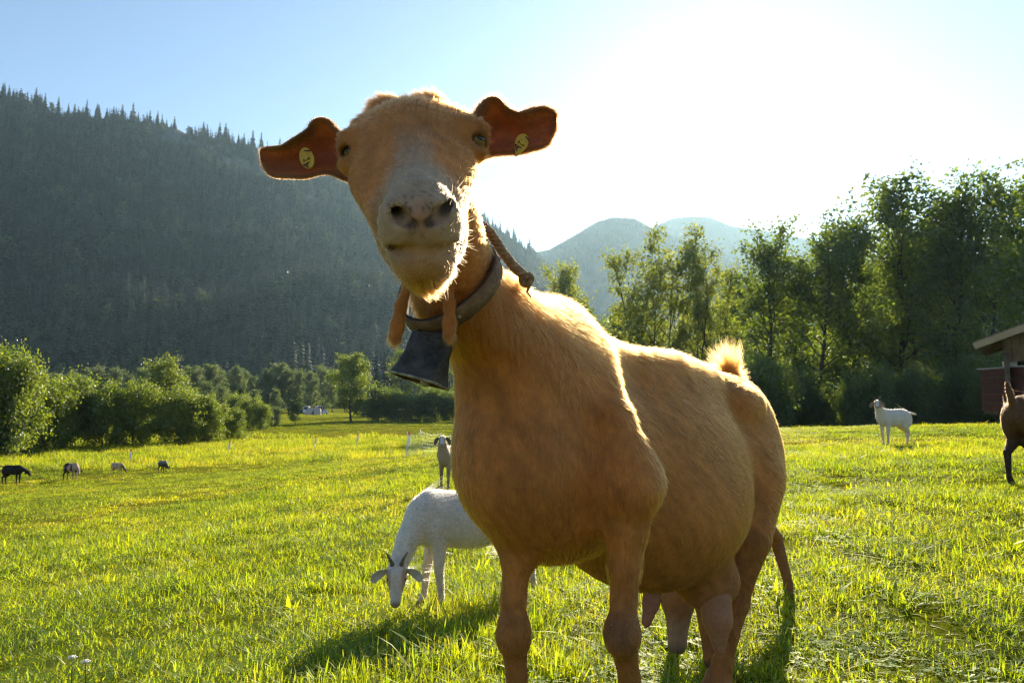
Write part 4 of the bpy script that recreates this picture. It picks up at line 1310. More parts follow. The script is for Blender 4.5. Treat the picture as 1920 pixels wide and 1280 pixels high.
# ------------------------------------------------------------------ scattering of uncountable growth
def scatter(name, pts, rot, scl, idx, sources):
    """One object drawing many instanced tufts on its own points."""
    me = bpy.data.meshes.new(name)
    n = len(pts)
    me.vertices.add(n)
    me.vertices.foreach_set('co', np.asarray(pts, np.float32).ravel())
    for nm, tp, arr in (('rot', 'FLOAT_VECTOR', rot), ('scl', 'FLOAT_VECTOR', scl)):
        a = me.attributes.new(nm, tp, 'POINT')
        a.data.foreach_set('vector', np.asarray(arr, np.float32).ravel())
    a = me.attributes.new('pick', 'INT', 'POINT')
    a.data.foreach_set('value', np.asarray(idx, np.int32))
    o = bpy.data.objects.new(name, me)
    COL.objects.link(o)
    src = bpy.data.collections.new(name + '_sources')
    for i, s in enumerate(sources):
        so = bpy.data.objects.new('%s_tuft_%02d' % (name, i), s)
        src.objects.link(so)
    ng = bpy.data.node_groups.new(name + '_scatter', 'GeometryNodeTree')
    ng.interface.new_socket('Geometry', in_out='INPUT', socket_type='NodeSocketGeometry')
    ng.interface.new_socket('Geometry', in_out='OUTPUT', socket_type='NodeSocketGeometry')
    N, L = ng.nodes, ng.links
    gi, go = N.new('NodeGroupInput'), N.new('NodeGroupOutput')
    ci = N.new('GeometryNodeCollectionInfo')
    ci.inputs['Collection'].default_value = src
    ci.inputs['Separate Children'].default_value = True
    ci.inputs['Reset Children'].default_value = True
    ip = N.new('GeometryNodeInstanceOnPoints')
    ip.inputs['Pick Instance'].default_value = True
    m2p = N.new('GeometryNodeMeshToPoints')
    L.new(gi.outputs[0], m2p.inputs['Mesh'])
    L.new(m2p.outputs[0], ip.inputs['Points'])
    L.new(ci.outputs[0], ip.inputs['Instance'])
    for nm, tp, sock in (('rot', 'FLOAT_VECTOR', 'Rotation'), ('scl', 'FLOAT_VECTOR', 'Scale'), ('pick', 'INT', 'Instance Index')):
        at = N.new('GeometryNodeInputNamedAttribute')
        at.data_type = tp
        at.inputs[0].default_value = nm
        if nm == 'rot':
            e2r = N.new('FunctionNodeEulerToRotation')
            L.new(at.outputs[0], e2r.inputs[0])
            L.new(e2r.outputs[0], ip.inputs[sock])
        else:
            L.new(at.outputs[0], ip.inputs[sock])
    L.new(ip.outputs[0], go.inputs[0])
    md = o.modifiers.new('scatter', 'NODES')
    md.node_group = ng
    return tag(o, kind='stuff')

if 'notrees' not in DEV:
    rg = np.random.default_rng(55)
    P3, S3, K3 = [], [], []
    for rng_, n, hmin, hmax in ((left_range, 26000, 8, 28), (mid_range, 9000, 12, 22), (far_range, 6000, 12, 22)):
        t = rg.random(n) ** 0.8
        t = np.clip(t, 0.0, 0.995)
        s = rg.random(n)
        X = rng_.sample(t, s)
        keep = rockiness(X) + 0.12 * rg.normal(0, 1, len(X)) < 0.70
        X = X[keep]
        h = rg.uniform(hmin, hmax, len(X)) / 10.0
        w = h * rg.uniform(0.8, 1.15, len(X))
        X[:, 2] -= 1.0
        P3.append(X); S3.append(np.stack([w, w, h], 1)); K3.append(rg.integers(0, 3, len(X)))
    P3 = np.concatenate(P3); S3 = np.concatenate(S3); K3 = np.concatenate(K3)
    small = [make_spruce('forest', 300 + i, 10, 1.9, 9, 7)[1] for i in range(3)]
    for s in small: s.materials.append(M_needle)
    broad = [make_tree('broadleaf', 330 + i, 6, 2.4, 14, 0.15, 260, 0.85, 0.7, 0.1, 1, 0.5)[1] for i in range(2)]
    for s in broad: s.materials.append(M_leaf_far)
    K3 = np.where(rg.random(len(K3)) < 0.10 + 0.22 * (vnoise(P3[:, :2], 0.012, 90) > 0.25), 3 + (K3 % 2), K3)
    small += broad
    R3 = np.zeros_like(P3); R3[:, 2] = rg.uniform(0, 6.28, len(P3))
    forest = scatter('mountain_forest', P3, R3, S3, K3, small)
    forest['label'] = 'dark spruce forest covering the hazy mountain slopes'
# ------------------------------------------------------------------ the other goats
M_fur_plain = mat_fur('fur_plain', (0.95, 0.92, 0.88))
M_horn = mat_surface('horn', (0.10, 0.075, 0.055), (0.20, 0.16, 0.12), 40, 0.5, 0.3)
M_eye_dark = mat_surface('goat_eye', (0.01, 0.008, 0.006), (0.03, 0.02, 0.012), 30, 0.1, 0.0, spec=0.6)

def other_goat(name, label, loc, heading, h=0.72, neck=(0.52, 0, 0.80), face=(0.8, 0, -0.6), color=None, tail=(-0.08, 0, 0.10), res=0.010, legs=((0, 0), (0, 0), (0, 0), (0, 0)),
               horns=0.0, ears='droop', belly=1.0, fur=0, fur_len=0.012, ear_col=(0.5, 0.42, 0.36), slim=1.0, group='goats in the meadow', ear_len=0.13, bell=False, udder=False):
    """Goat in its own frame (x ahead, y left, z up; withers near 0.75 before scaling)."""
    b = Body()
    w = slim
    b.ell((0.22, 0, 0.555), (0.16, 0.105 * w, 0.165), None, 0.06)
    b.ell((-0.04, 0, 0.535), (0.30, 0.140 * w * belly, 0.170 * (0.5 + 0.5 * belly)), None, 0.08)
    b.ell((-0.32, 0, 0.575), (0.155, 0.110 * w, 0.130), None, 0.08)
    b.chain([(0.24, 0, 0.705), (0.0, 0, 0.685), (-0.22, 0, 0.695), (-0.38, 0, 0.665)], [0.035, 0.03, 0.032, 0.035], 0.07)
    nk = V3(*neck)
    b.chain([(0.27, 0, 0.60), nk * 0.55 + V3(0.30, 0, 0.64) * 0.45, nk], [0.105 * w, 0.070, 0.055], 0.05)
    f = unit(face)
    rt = rot_from(f, W if abs(f[2]) < 0.95 else V3(1, 0, 0))
    s, u = rt[:, 1], rt[:, 2]
    hp = nk + f * 0.02 + u * 0.015
    b.ell(hp + f * 0.035, (0.080, 0.058, 0.060), rt, 0.03)
    b.cone(hp + f * 0.06 - u * 0.004, hp + f * 0.185 - u * 0.022, 0.044, 0.028, 0.03)
    b.cone(hp + f * 0.03 - u * 0.035, hp + f * 0.165 - u * 0.042, 0.042, 0.020, 0.03)
    b.ell(hp + f * 0.200 - u * 0.026, (0.024, 0.027, 0.027), rt, 0.015)
    for k, (x0, sy) in enumerate(((0.21, 1), (0.21, -1), (-0.34, 1), (-0.34, -1))):
        dx, dy = legs[k]
        y = 0.078 * sy * w
        if k < 2:
            b.chain([(0.21, y * 0.9, 0.52), (0.195 + dx * 0.15, y, 0.40), (0.205 + dx * 0.5, y + dy * 0.5, 0.245), (0.20 + dx * 0.9, y + dy, 0.075), (0.22 + dx, y + dy, 0.018)],
                    [0.060, 0.043, 0.028, 0.019, 0.026], 0.03)
        else:
            b.ell((-0.33, y, 0.50), (0.115, 0.055, 0.145), None, 0.06)
            b.chain([(-0.29, y, 0.46), (-0.27 + dx * 0.2, y, 0.385), (-0.41 + dx * 0.6, y + dy * 0.6, 0.265), (-0.395 + dx * 0.95, y + dy, 0.075), (-0.365 + dx, y + dy, 0.018)],
                    [0.075, 0.055, 0.028, 0.019, 0.026], 0.035)
    tb = V3(-0.455, 0, 0.655)
    b.chain([tb, tb + V3(*tail) * 0.6, tb + V3(*tail)], [0.030, 0.022, 0.014], 0.03)
    if udder:
        b.ell((-0.24, 0, 0.345), (0.07, 0.06, 0.07), None, 0.03)
        b.cone((-0.22, 0.03, 0.31), (-0.21, 0.035, 0.235), 0.022, 0.010, 0.02)
    me, V = body_mesh(name, b, res, None, 2)
    cf = color if color else (lambda X, hd: np.tile(V3(0.6, 0.55, 0.48), (len(X), 1)))
    def full(X):
        hd = np.stack([(X - hp) @ f, np.abs((X - hp) @ s), (X - hp) @ u], 1)   # along the face, across, up
        c = cf(X, hd)
        hoof = (1 - smooth01(X[:, 2], 0.03, 0.045))[:, None]
        nose = (smooth01(hd[:, 0], 0.195, 0.215) * (hd[:, 1] < 0.05))[:, None]
        c = c * (1 - hoof) + V3(0.05, 0.04, 0.03) * hoof
        return c * (1 - 0.6 * nose) + V3(0.16, 0.10, 0.085) * 0.6 * nose
    set_color(me, full(V))
    o = obj(name, me, M_coat)
    tag(o, label, 'goat', group)
    sc = h / 0.75
    o.location = [float(v) for v in loc]
    o.rotation_euler = (0, 0, heading)
    o.scale = (sc, sc, sc)
    for sg in (-1, 1):
        Geo().ball(hp + f * 0.070 + s * sg * 0.049 + u * 0.012, (0.012, 0.009, 0.010), 10, 7, rt).build('eye', M_eye_dark, o)
        base = hp + f * 0.005 + s * sg * 0.050 + u * 0.012
        if ears == 'droop':
            mid = base + s * sg * 0.045 - u * 0.015 - W * 0.01; tip = base + s * sg * 0.070 - W * ear_len
        elif ears == 'slant':
            mid = base + s * sg * 0.055 - W * 0.012; tip = base + s * sg * 0.095 - W * 0.075
        elif ears == 'side':
            mid = base + s * sg * 0.060; tip = base + s * sg * ear_len - W * 0.03
        else:
            mid = base + s * sg * 0.04 + W * 0.02 - f * 0.03; tip = base + s * sg * 0.06 - f * 0.10
        line = np.array([base, (base + mid) / 2 + s * sg * 0.004, mid, (mid + tip) / 2 + s * sg * 0.01, tip])
        g = Geo()
        t = np.gradient(line, axis=0)
        ring, nn = [], 10
        for p, tt, wd in zip(line, t, (0.020, 0.030, 0.036, 0.032, 0.010)):
            a = unit(tt); cc = unit(np.cross(a, f + s * sg * 0.25)); dd = np.cross(cc, a)
            for q in range(nn):
                th = 2 * math.pi * q / nn
                ring.append(p + cc * math.cos(th) * wd + dd * (math.sin(th) * 0.006 + 0.010 * math.cos(th) ** 2))
        F = [(i * nn + q, i * nn + (q + 1) % nn, (i + 1) * nn + (q + 1) % nn, (i + 1) * nn + q) for i in range(4) for q in range(nn)]
        F += [tuple(range(nn))[::-1], tuple(range(4 * nn, 5 * nn))]
        g.add(ring, F)
        em = g.mesh('ear')
        set_color(em, np.tile(V3(*ear_col), (len(em.vertices), 1)))
        subsurf(obj('ear', em, M_coat, o), 1)
        if horns:
            hb = hp - f * 0.005 + s * sg * 0.026 + u * 0.045
            pts = [hb, hb + u * horns * 0.5 + s * sg * horns * 0.12 - f * horns * 0.10, hb + u * horns * 0.9 + s * sg * horns * 0.42 - f * horns * 0.40]
            Geo().tube(resample(pts, 6), np.linspace(0.014, 0.004, 6), 8).build('horn', M_horn, o)
    if fur:
        def fdir(p):
            hd = smooth01((p - hp) @ f, -0.02, 0.03)[:, None] * (np.linalg.norm(p - hp, axis=1) < 0.28)[:, None]
            return np.tile(V3(-0.7, 0, -0.8), (len(p), 1)) * (1 - hd) + np.tile(-f, (len(p), 1)) * hd
        coat('coat', me, o, M_fur_plain, fur, lambda p: np.full(len(p), fur_len) * (0.5 + 0.5 * smooth01(p[:, 2], 0.3, 0.55)), fdir, lambda p: full(p) * (1 + 0.18 * vnoise(p, 28, 51) + 0.12 * vnoise(p, 9, 52))[:, None], 0.0005, None, 31, 4, 0.22, 0.2, clump=0.5)
    return o

def white_color(X, hd):
    n = vnoise(X, 7, 2)
    c = np.tile(V3(0.58, 0.52, 0.44), (len(X), 1)) * (1 + 0.06 * n)[:, None]
    sp = smooth01(vnoise(X, 26, 12), 0.78, 0.86)[:, None]
    leg = (1 - smooth01(X[:, 2], 0.22, 0.40))[:, None]
    c = c * (1 - 0.35 * leg) + V3(0.55, 0.36, 0.22) * 0.35 * leg
    c = c * (1 - 0.35 * sp) + V3(0.35, 0.22, 0.14) * 0.35 * sp
    patch = (smooth01(hd[:, 1], 0.025, 0.04) * smooth01(hd[:, 0], 0.0, 0.04) * (1 - smooth01(hd[:, 0], 0.13, 0.17)) * (np.abs(hd[:, 2]) < 0.09))[:, None]
    return c * (1 - 0.75 * patch) + V3(0.33, 0.18, 0.09) * 0.75 * patch

def boer_color(X, hd):
    c = white_color(X, hd * 0 + V3(-1, 0, 0))
    side = (smooth01(hd[:, 1], 0.018, 0.030) * (hd[:, 0] > -0.05) * (hd[:, 0] < 0.24) * (np.abs(hd[:, 2]) < 0.10))[:, None]
    return c * (1 - 0.8 * side) + V3(0.26, 0.16, 0.10) * 0.8 * side

def kid_color(X, hd):
    n = vnoise(X, 8, 4)
    c = np.tile(V3(0.36, 0.27, 0.18), (len(X), 1)) * (1 + 0.12 * n)[:, None]
    near = (np.linalg.norm(hd * V3(1, 1, 1), axis=1) < 0.30)
    bl = ((1 - smooth01(hd[:, 1], 0.020, 0.034)) * near * (hd[:, 2] > -0.05) * (hd[:, 0] > 0))[:, None]
    c = c * (1 - 0.8 * bl) + V3(0.60, 0.55, 0.50) * 0.8 * bl
    low = (1 - smooth01(X[:, 2], 0.30, 0.42))[:, None]
    return c * (1 - 0.6 * low) + V3(0.16, 0.11, 0.08) * 0.6 * low

def brown_color(X, hd):
    n = vnoise(X, 6, 8)
    c = np.tile(V3(0.115, 0.055, 0.025), (len(X), 1)) * (1 + 0.2 * n)[:, None]
    low = (1 - smooth01(X[:, 2], 0.26, 0.44))[:, None]
    c = c * (1 - 0.85 * low) + V3(0.028, 0.020, 0.015) * 0.85 * low
    return c

def black_color(X, hd):
    return np.tile(V3(0.016, 0.013, 0.011), (len(X), 1)) * (1 + 0.4 * vnoise(X, 6, 1))[:, None]

def tan_color(X, hd):
    c = np.tile(TAN * 0.85, (len(X), 1)) * (1 + 0.12 * vnoise(X, 8, 6))[:, None]
    m = (smooth01(hd[:, 0], 0.10, 0.17) * (np.linalg.norm(hd, axis=1) < 0.3))[:, None]
    low = (1 - smooth01(X[:, 2], 0.16, 0.34))[:, None]
    c = c * (1 - 0.5 * low) + V3(0.16, 0.09, 0.045) * 0.5 * low
    return c * (1 - 0.7 * m) + V3(0.30, 0.19, 0.11) * 0.7 * m

def pied_color(X, hd):
    d = smooth01(vnoise(X, 6, 15) + 0.35 * vnoise(X, 14, 16) - X[:, 0] * 0.6, -0.05, 0.2)[:, None]
    return V3(0.42, 0.30, 0.22) * (1 - d) + V3(0.045, 0.028, 0.022) * d

def pale_color(X, hd):
    d = smooth01(np.sin(X[:, 0] * 26 + 2.5 * vnoise(X, 7, 18)), 0.1, 0.7)[:, None]
    dark = smooth01(X[:, 0], 0.30, 0.42)[:, None]
    c = V3(0.50, 0.37, 0.24) * (1 - 0.5 * d) + V3(0.20, 0.12, 0.07) * 0.5 * d
    return c * (1 - 0.8 * dark) + V3(0.05, 0.035, 0.025) * 0.8 * dark

def grey_color(X, hd):
    top = smooth01(X[:, 2], 0.5, 0.68)[:, None]
    return V3(0.055, 0.048, 0.040) * (1 - top) + V3(0.19, 0.17, 0.145) * top

def on_ground(px, d, dz=0.0):
    x = (px - 960) / FPX * d
    return V3(x, d, gz(x, d) + dz)

if 'nogoats' not in DEV:
    # white goat grazing behind the tan goat's chest: heading left and a little to the camera
    L0 = on_ground(874, 3.02)
    other_goat('goat', 'white young goat with short horns grazing beside the tan goat\'s front leg', L0, R(200), h=0.50, neck=(0.46, 0.11, 0.30), face=(0.16, 0.64, -0.68), color=white_color, res=0.008,
               legs=((-0.03, 0), (0.05, -0.02), (0.02, 0), (-0.12, 0)), horns=0.09, fur=110000, fur_len=0.024, ear_col=(0.52, 0.47, 0.42), ears='slant', ear_len=0.125, tail=(-0.06, 0, 0.06))
    # white goat on the right, head turned to the camera
    other_goat('goat', 'white goat with brown-sided face standing broadside before the dark wood', on_ground(1668, 12.7), R(200), h=0.68, neck=(0.43, 0.05, 0.86), face=(0.70, 0.62, -0.36), color=boer_color, res=0.010,
               legs=((0.02, 0), (-0.04, 0), (0.10, 0), (-0.10, 0)), horns=0.08, ear_col=(0.30, 0.20, 0.14), ears='droop', fur=26000, fur_len=0.012, tail=(-0.21, 0, -0.03))
    # small goat behind the chest
    other_goat('goat', 'small grey-brown goat with drooping ears facing us beyond the white grazer', on_ground(847, 10.3), R(246), h=0.66, neck=(0.38, 0.05, 0.86), face=(0.86, 0.42, -0.36), color=kid_color, res=0.010,
               horns=0.0, ear_col=(0.13, 0.095, 0.085), ears='droop', fur=14000, fur_len=0.012, legs=((0.02, 0), (0.0, 0), (0, 0), (0, 0)), slim=0.9)
    # brown goat cut by the frame
    other_goat('goat', 'dark brown goat with upright tail, rump towards us, cut by the right frame edge', on_ground(1950, 5.75), R(28), h=0.75, neck=(0.52, -0.05, 0.74), face=(0.8, -0.1, -0.6), color=brown_color, res=0.010,
               ear_col=(0.10, 0.06, 0.03), tail=(-0.07, 0, 0.17), fur=22000, fur_len=0.014, udder=True, legs=((0, 0), (0, 0), (-0.03, 0), (0.06, 0)))
    # tan goat grazing behind the udder
    other_goat('goat', 'tan goat grazing behind the large goat\'s udder, only face and legs showing', V3(0.70, 2.40, gz(0.70, 2.40)), R(238), h=0.66, neck=(0.44, 0.0, 0.27), face=(0.48, 0.10, -0.86), color=tan_color, res=0.009,
               ear_col=(0.30, 0.15, 0.07), ears='side', ear_len=0.10, legs=((0.02, 0), (0, -0.02), (-0.06, 0.11), (0.02, 0)), tail=(-0.03, 0, 0.02), slim=0.9, fur=16000, fur_len=0.01)
    # four far grazers, left of the meadow
    FAR = 'goats grazing far left in the meadow'
    other_goat('goat', 'black goat at the far left with tail out, muzzle low to the grass', on_ground(38, 29.5), R(-8), h=0.84, neck=(0.56, 0, 0.50), face=(0.75, 0, -0.66), color=black_color, res=0.014, tail=(-0.20, 0, 0.06), ear_col=(0.02, 0.016, 0.014), group=FAR, slim=0.9)
    other_goat('goat', 'pied dark and pale brown goat with pointed horns right of the black goat', on_ground(145, 31.0), R(-25), h=0.78, neck=(0.52, -0.05, 0.46), face=(0.7, -0.3, -0.6), color=pied_color, res=0.014, horns=0.20, ear_col=(0.07, 0.05, 0.04), group=FAR, tail=(-0.04, 0, -0.10))
    other_goat('goat', 'small striped fawn goat grazing between the pied and the grey goat', on_ground(230, 32.5), R(-18), h=0.60, neck=(0.50, 0, 0.40), face=(0.7, 0, -0.7), color=pale_color, res=0.014, ear_col=(0.08, 0.05, 0.035), group=FAR)
    other_goat('goat', 'small dark grey goat grazing, rightmost of the far left four', on_ground(314, 33.0), R(-38), h=0.60, neck=(0.52, 0, 0.42), face=(0.75, 0, -0.6), color=grey_color, res=0.014, ear_col=(0.04, 0.035, 0.03), group=FAR)

# ------------------------------------------------------------------ collar, rope and bell on the tan goat
M_leather = mat_surface('collar_leather', (0.10, 0.055, 0.028), (0.24, 0.145, 0.075), 35, 0.7, 0.4)
M_leather_in = mat_surface('collar_lining', (0.030, 0.022, 0.016), (0.06, 0.045, 0.03), 40, 0.85, 0.3)
M_rope = mat_surface('rope', (0.22, 0.135, 0.07), (0.42, 0.29, 0.17), 120, 0.9, 0.4)
M_bell = mat_surface('bell_iron', (0.022, 0.021, 0.021), (0.10, 0.085, 0.070), 22, 0.5, 0.45, metallic=0.6, spec=0.5, detail=8)
M_rust = mat_surface('bell_rim', (0.10, 0.075, 0.045), (0.42, 0.38, 0.28), 70, 0.6, 0.4, metallic=0.3)
M_bell_in = mat_surface('bell_inside', (0.05, 0.028, 0.014), (0.10, 0.055, 0.025), 40, 0.8, 0.2)

def build_collar():
    c = P(845, 522, 0.935)
    ax = unit(P(895, 610, 0.995) - P(815, 450, 0.890))
    front = unit(V3(-0.55, -0.62, -0.35) - ax * (V3(-0.55, -0.62, -0.35) @ ax))
    sd = np.cross(ax, front)
    root = empty('collar', c, 'worn brown leather collar around the tan goat\'s neck with loose end', 'collar')
    n = 72
    def ringpt(a, r, off):
        # slack: hangs lower at the throat
        sag = 0.5 + 0.5 * math.cos(a)
        return c + (front * math.cos(a) + sd * math.sin(a)) * (r + 0.010 * sag ** 3) + ax * (off + 0.006 * sag) + V3(0, 0, -0.010 * sag ** 4)
    def band(r0, r1, w, name, mat):
        V, F = [], []
        for i in range(n):
            a = 2 * math.pi * i / n
            for r, o in ((r0, -w), (r1, -w), (r1, w), (r0, w)):
                V.append(ringpt(a, r, o) - c)
        for i in range(n):
            j = (i + 1) % n
            for k in range(4):
                k2 = (k + 1) % 4
                F.append((i * 4 + k, i * 4 + k2, j * 4 + k2, j * 4 + k))
        return Geo().add(V, F).build(name, mat, root)
    band(0.0685, 0.0722, 0.0120, 'strap', M_leather)
    band(0.0660, 0.0684, 0.0130, 'lining', M_leather_in)
    for i in range(0, n, 9):
        a = 2 * math.pi * i / n
        Geo().ball(ringpt(a, 0.0724, 0.0) - c, 0.0024, 8, 6).build('rivet', M_rust, root)
    # rope end with knot, three twisted strands
    line = resample([P(896, 440, 0.93), P(906, 424, 0.940), P(922, 440, 0.945), P(942, 472, 0.950), P(962, 498, 0.955), P(980, 514, 0.96), P(989, 523, 0.965)], 60)
    for s in range(3):
        pts = []
        t = np.gradient(line, axis=0)
        for i, p in enumerate(line):
            a = unit(t[i]); b = unit(np.cross(a, W)); d = np.cross(b, a)
            th = i * 0.55 + s * 2.094
            pts.append(p + (b * math.cos(th) + d * math.sin(th)) * 0.0036 - c)
        Geo().tube(pts, np.full(60, 0.0040), 7).build('rope_strand', M_rope, root)
    kn = Geo()
    kc = P(987, 524, 0.965) - c
    for s in range(3):
        a0 = s * 1.1
        pts = [kc + V3(0.0075 * math.cos(t + a0), 0.006 * math.sin(t * 2 + a0), 0.0075 * math.sin(t + a0)) for t in np.linspace(0, 6.0, 18)]
        kn.tube(pts, 0.0042, 6)
    kn.tube([kc, kc + V3(0.004, 0, -0.010), kc + V3(0.001, 0, -0.018), kc + V3(0.007, 0, -0.026)], [0.004, 0.003, 0.002, 0.0012], 6)
    kn.build('rope_knot', M_rope, root)
    # bell
    bc = P(818, 613, 0.908)
    bell = empty('cowbell', bc, 'dented dark iron cowbell hanging below the tan goat\'s throat', 'cowbell')
    rt = np.array((Matrix.Rotation(R(14), 3, 'Y') @ Matrix.Rotation(R(-26), 3, 'Z') @ Matrix.Rotation(R(-6), 3, 'X')))
    def sec(t):     # half width, half depth
        return 0.0245 + 0.0125 * t, 0.0125 + 0.0120 * t
    H, ns, nt = 0.070, 40, 14
    def shell(off, t0=0.0, t1=1.0):
        V = []
        for i in range(nt):
            t = t0 + (t1 - t0) * i / (nt - 1)
            a, b = sec(t); a -= off; b -= off
            for k in range(ns):
                th = 2 * math.pi * k / ns
                cx, sx = math.cos(th), math.sin(th)
                p = V3(math.copysign(abs(cx) ** 0.42, cx) * a, math.copysign(abs(sx) ** 0.42, sx) * b, -0.006 - t * H)
                dent = 0.0012 * math.sin(3 * th + 5 * t) + 0.0009 * math.sin(7 * th - 9 * t)
                p[0] += dent; p[1] += dent * 0.6
                V.append(rt @ p)
        return V
    F = [(i * ns + k, i * ns + (k + 1) % ns, (i + 1) * ns + (k + 1) % ns, (i + 1) * ns + k) for i in range(nt - 1) for k in range(ns)]
    Vo = shell(0.0)
    Geo().add(Vo, F + [tuple(range(ns))[::-1]]).build('bell_body', M_bell, bell)
    Geo().add(shell(0.0022), [tuple(reversed(f)) for f in F] + [tuple(range(ns))]).build('bell_lining', M_bell_in, bell)
    # rolled rim
    rim = []
    for k in range(ns + 1):
        rim.append(Vo[(nt - 1) * ns + k % ns] * 0.985)
    Geo().tube(rim, 0.0019, 6, cap=False).build('bell_rim', M_rust, bell)
    lp = [rt @ V3(0.011 * math.cos(a), 0, -0.006 + 0.016 * math.sin(a)) for a in np.linspace(0, math.pi, 12)]
    Geo().tube(lp, 0.0026, 8).build('bell_loop', M_bell, bell)
    Geo().tube([rt @ V3(0.010, -0.002, -0.03), rt @ V3(0.012, -0.003, -0.068)], [0.003, 0.003], 8).ball(rt @ V3(0.012, -0.003, -0.074), (0.007, 0.006, 0.008), 12, 8).build('clapper', M_rust, bell)
if 'nogoat' not in DEV:
    build_collar()
# ------------------------------------------------------------------ meadow grass
def mat_grass():
    m, n, l = material('grass_blade')
    geo = n.new('ShaderNodeNewGeometry')
    at = n.new('ShaderNodeAttribute'); at.attribute_name = 'Col'
    g = grass_tone(n, l, geo.outputs['Position'])
    col = mix_rgb(n, l, 1.0, g, at.outputs['Color'], 'MULTIPLY')
    d = n.new('ShaderNodeBsdfDiffuse'); t = n.new('ShaderNodeBsdfTranslucent'); gl = n.new('ShaderNodeBsdfGlossy')
    gl.inputs['Roughness'].default_value = 0.5
    gl.inputs['Color'].default_value = (0.9, 0.95, 0.8, 1)
    l.new(col, d.inputs[0])
    l.new(mix_rgb(n, l, 1.0, col, (2.85, 2.75, 1.0), 'MULTIPLY'), t.inputs[0])
    mx = n.new('ShaderNodeMixShader'); mx.inputs[0].default_value = 0.55
    l.new(d.outputs[0], mx.inputs[1]); l.new(t.outputs[0], mx.inputs[2])
    mg = n.new('ShaderNodeMixShader')
    mg.inputs[0].default_value = 0.035
    l.new(mx.outputs[0], mg.inputs[1]); l.new(gl.outputs[0], mg.inputs[2])
    o = n.new('ShaderNodeOutputMaterial'); l.new(mg.outputs[0], o.inputs[0])
    return m
M_grass = mat_grass()

def blades(name, seed, n, rad, hmin, hmax, wid, dry=0.12, bend=0.5, stem=0.0):
    """A tuft: n bent tapering blades on a disc."""
    rg = np.random.default_rng(seed)
    th = rg.uniform(0, 6.283, n); rr = rad * np.sqrt(rg.random(n))
    base = np.stack([rr * np.cos(th), rr * np.sin(th), np.full(n, -0.01)], 1)
    h = rg.uniform(hmin, hmax, n) * np.where(rg.random(n) < 0.12, 1.35, 1)
    az = rg.uniform(0, 6.283, n)
    d = np.stack([np.cos(az), np.sin(az), np.zeros(n)], 1)
    s = np.stack([-np.sin(az + rg.normal(0, 0.6, n)), np.cos(az), np.zeros(n)], 1)
    bd = np.abs(rg.normal(0, bend, n))
    w = wid * rg.uniform(0.6, 1.4, n)
    rows = []
    for f, wf in ((0, 0.8), (0.35, 1.0), (0.7, 0.75), (1.0, 0.0)):
        c = base + d * (h * bd * f ** 2)[:, None] + V3(0, 0, 1) * (h * (f - 0.35 * np.minimum(bd, 1.4) * f ** 2))[:, None]
        if wf:
            rows += [c - s * (w * wf / 2)[:, None], c + s * (w * wf / 2)[:, None]]
        else:
            rows.append(c)
    V = np.stack(rows, 1).reshape(-1, 3)
    o = np.arange(n)[:, None] * 7
    F4 = np.concatenate([o + np.array([[0, 1, 3, 2]]), o + np.array([[2, 3, 5, 4]])])
    F3 = o + np.array([[4, 5, 6]])
    faces = [tuple(f) for f in F4] + [tuple(f) for f in F3]
    me = mesh_from(name, V, faces, smooth=True)
    tone = rg.uniform(0.7, 1.25, n)[:, None] * np.ones((1, 3)) * (1 + rg.normal(0, 1, (n, 1)) * V3(0.13, 0.04, 0.05))
    isdry = rg.random(n) < dry
    tone[isdry] = V3(1.8, 1.4, 3.2) * rg.uniform(0.6, 1.05, (isdry.sum(), 1))
    set_color(me, np.repeat(np.clip(tone, 0.2, 4), 7, axis=0))
    me.materials.append(M_grass)
    return me

def clover(name, seed, n, rad):
    rg = np.random.default_rng(seed)
    V, F = [], []
    for i in range(n):
        a = rg.uniform(0, 6.28); r = rad * math.sqrt(rg.random()); z = rg.uniform(0.02, 0.07)
        c = V3(r * math.cos(a), r * math.sin(a), z)
        for k in range(3):
            th = a + k * 2.094
            d = V3(math.cos(th), math.sin(th), rg.uniform(-0.1, 0.3)); s = V3(-d[1], d[0], 0); L = rg.uniform(0.009, 0.015)
            n0 = len(V)
            V += [c, c + d * L * 0.7 + s * L * 0.45, c + d * L, c + d * L * 0.7 - s * L * 0.45]
            F.append((n0, n0 + 1, n0 + 2, n0 + 3))
    me = mesh_from(name, np.array(V), np.array(F), smooth=False)
    set_color(me, np.tile(V3(0.75, 1.0, 0.9), (len(V), 1)) * rg.uniform(0.7, 1.1, (len(V) // 12, 1)).repeat(12, 0))
    me.materials.append(M_grass)
    return me

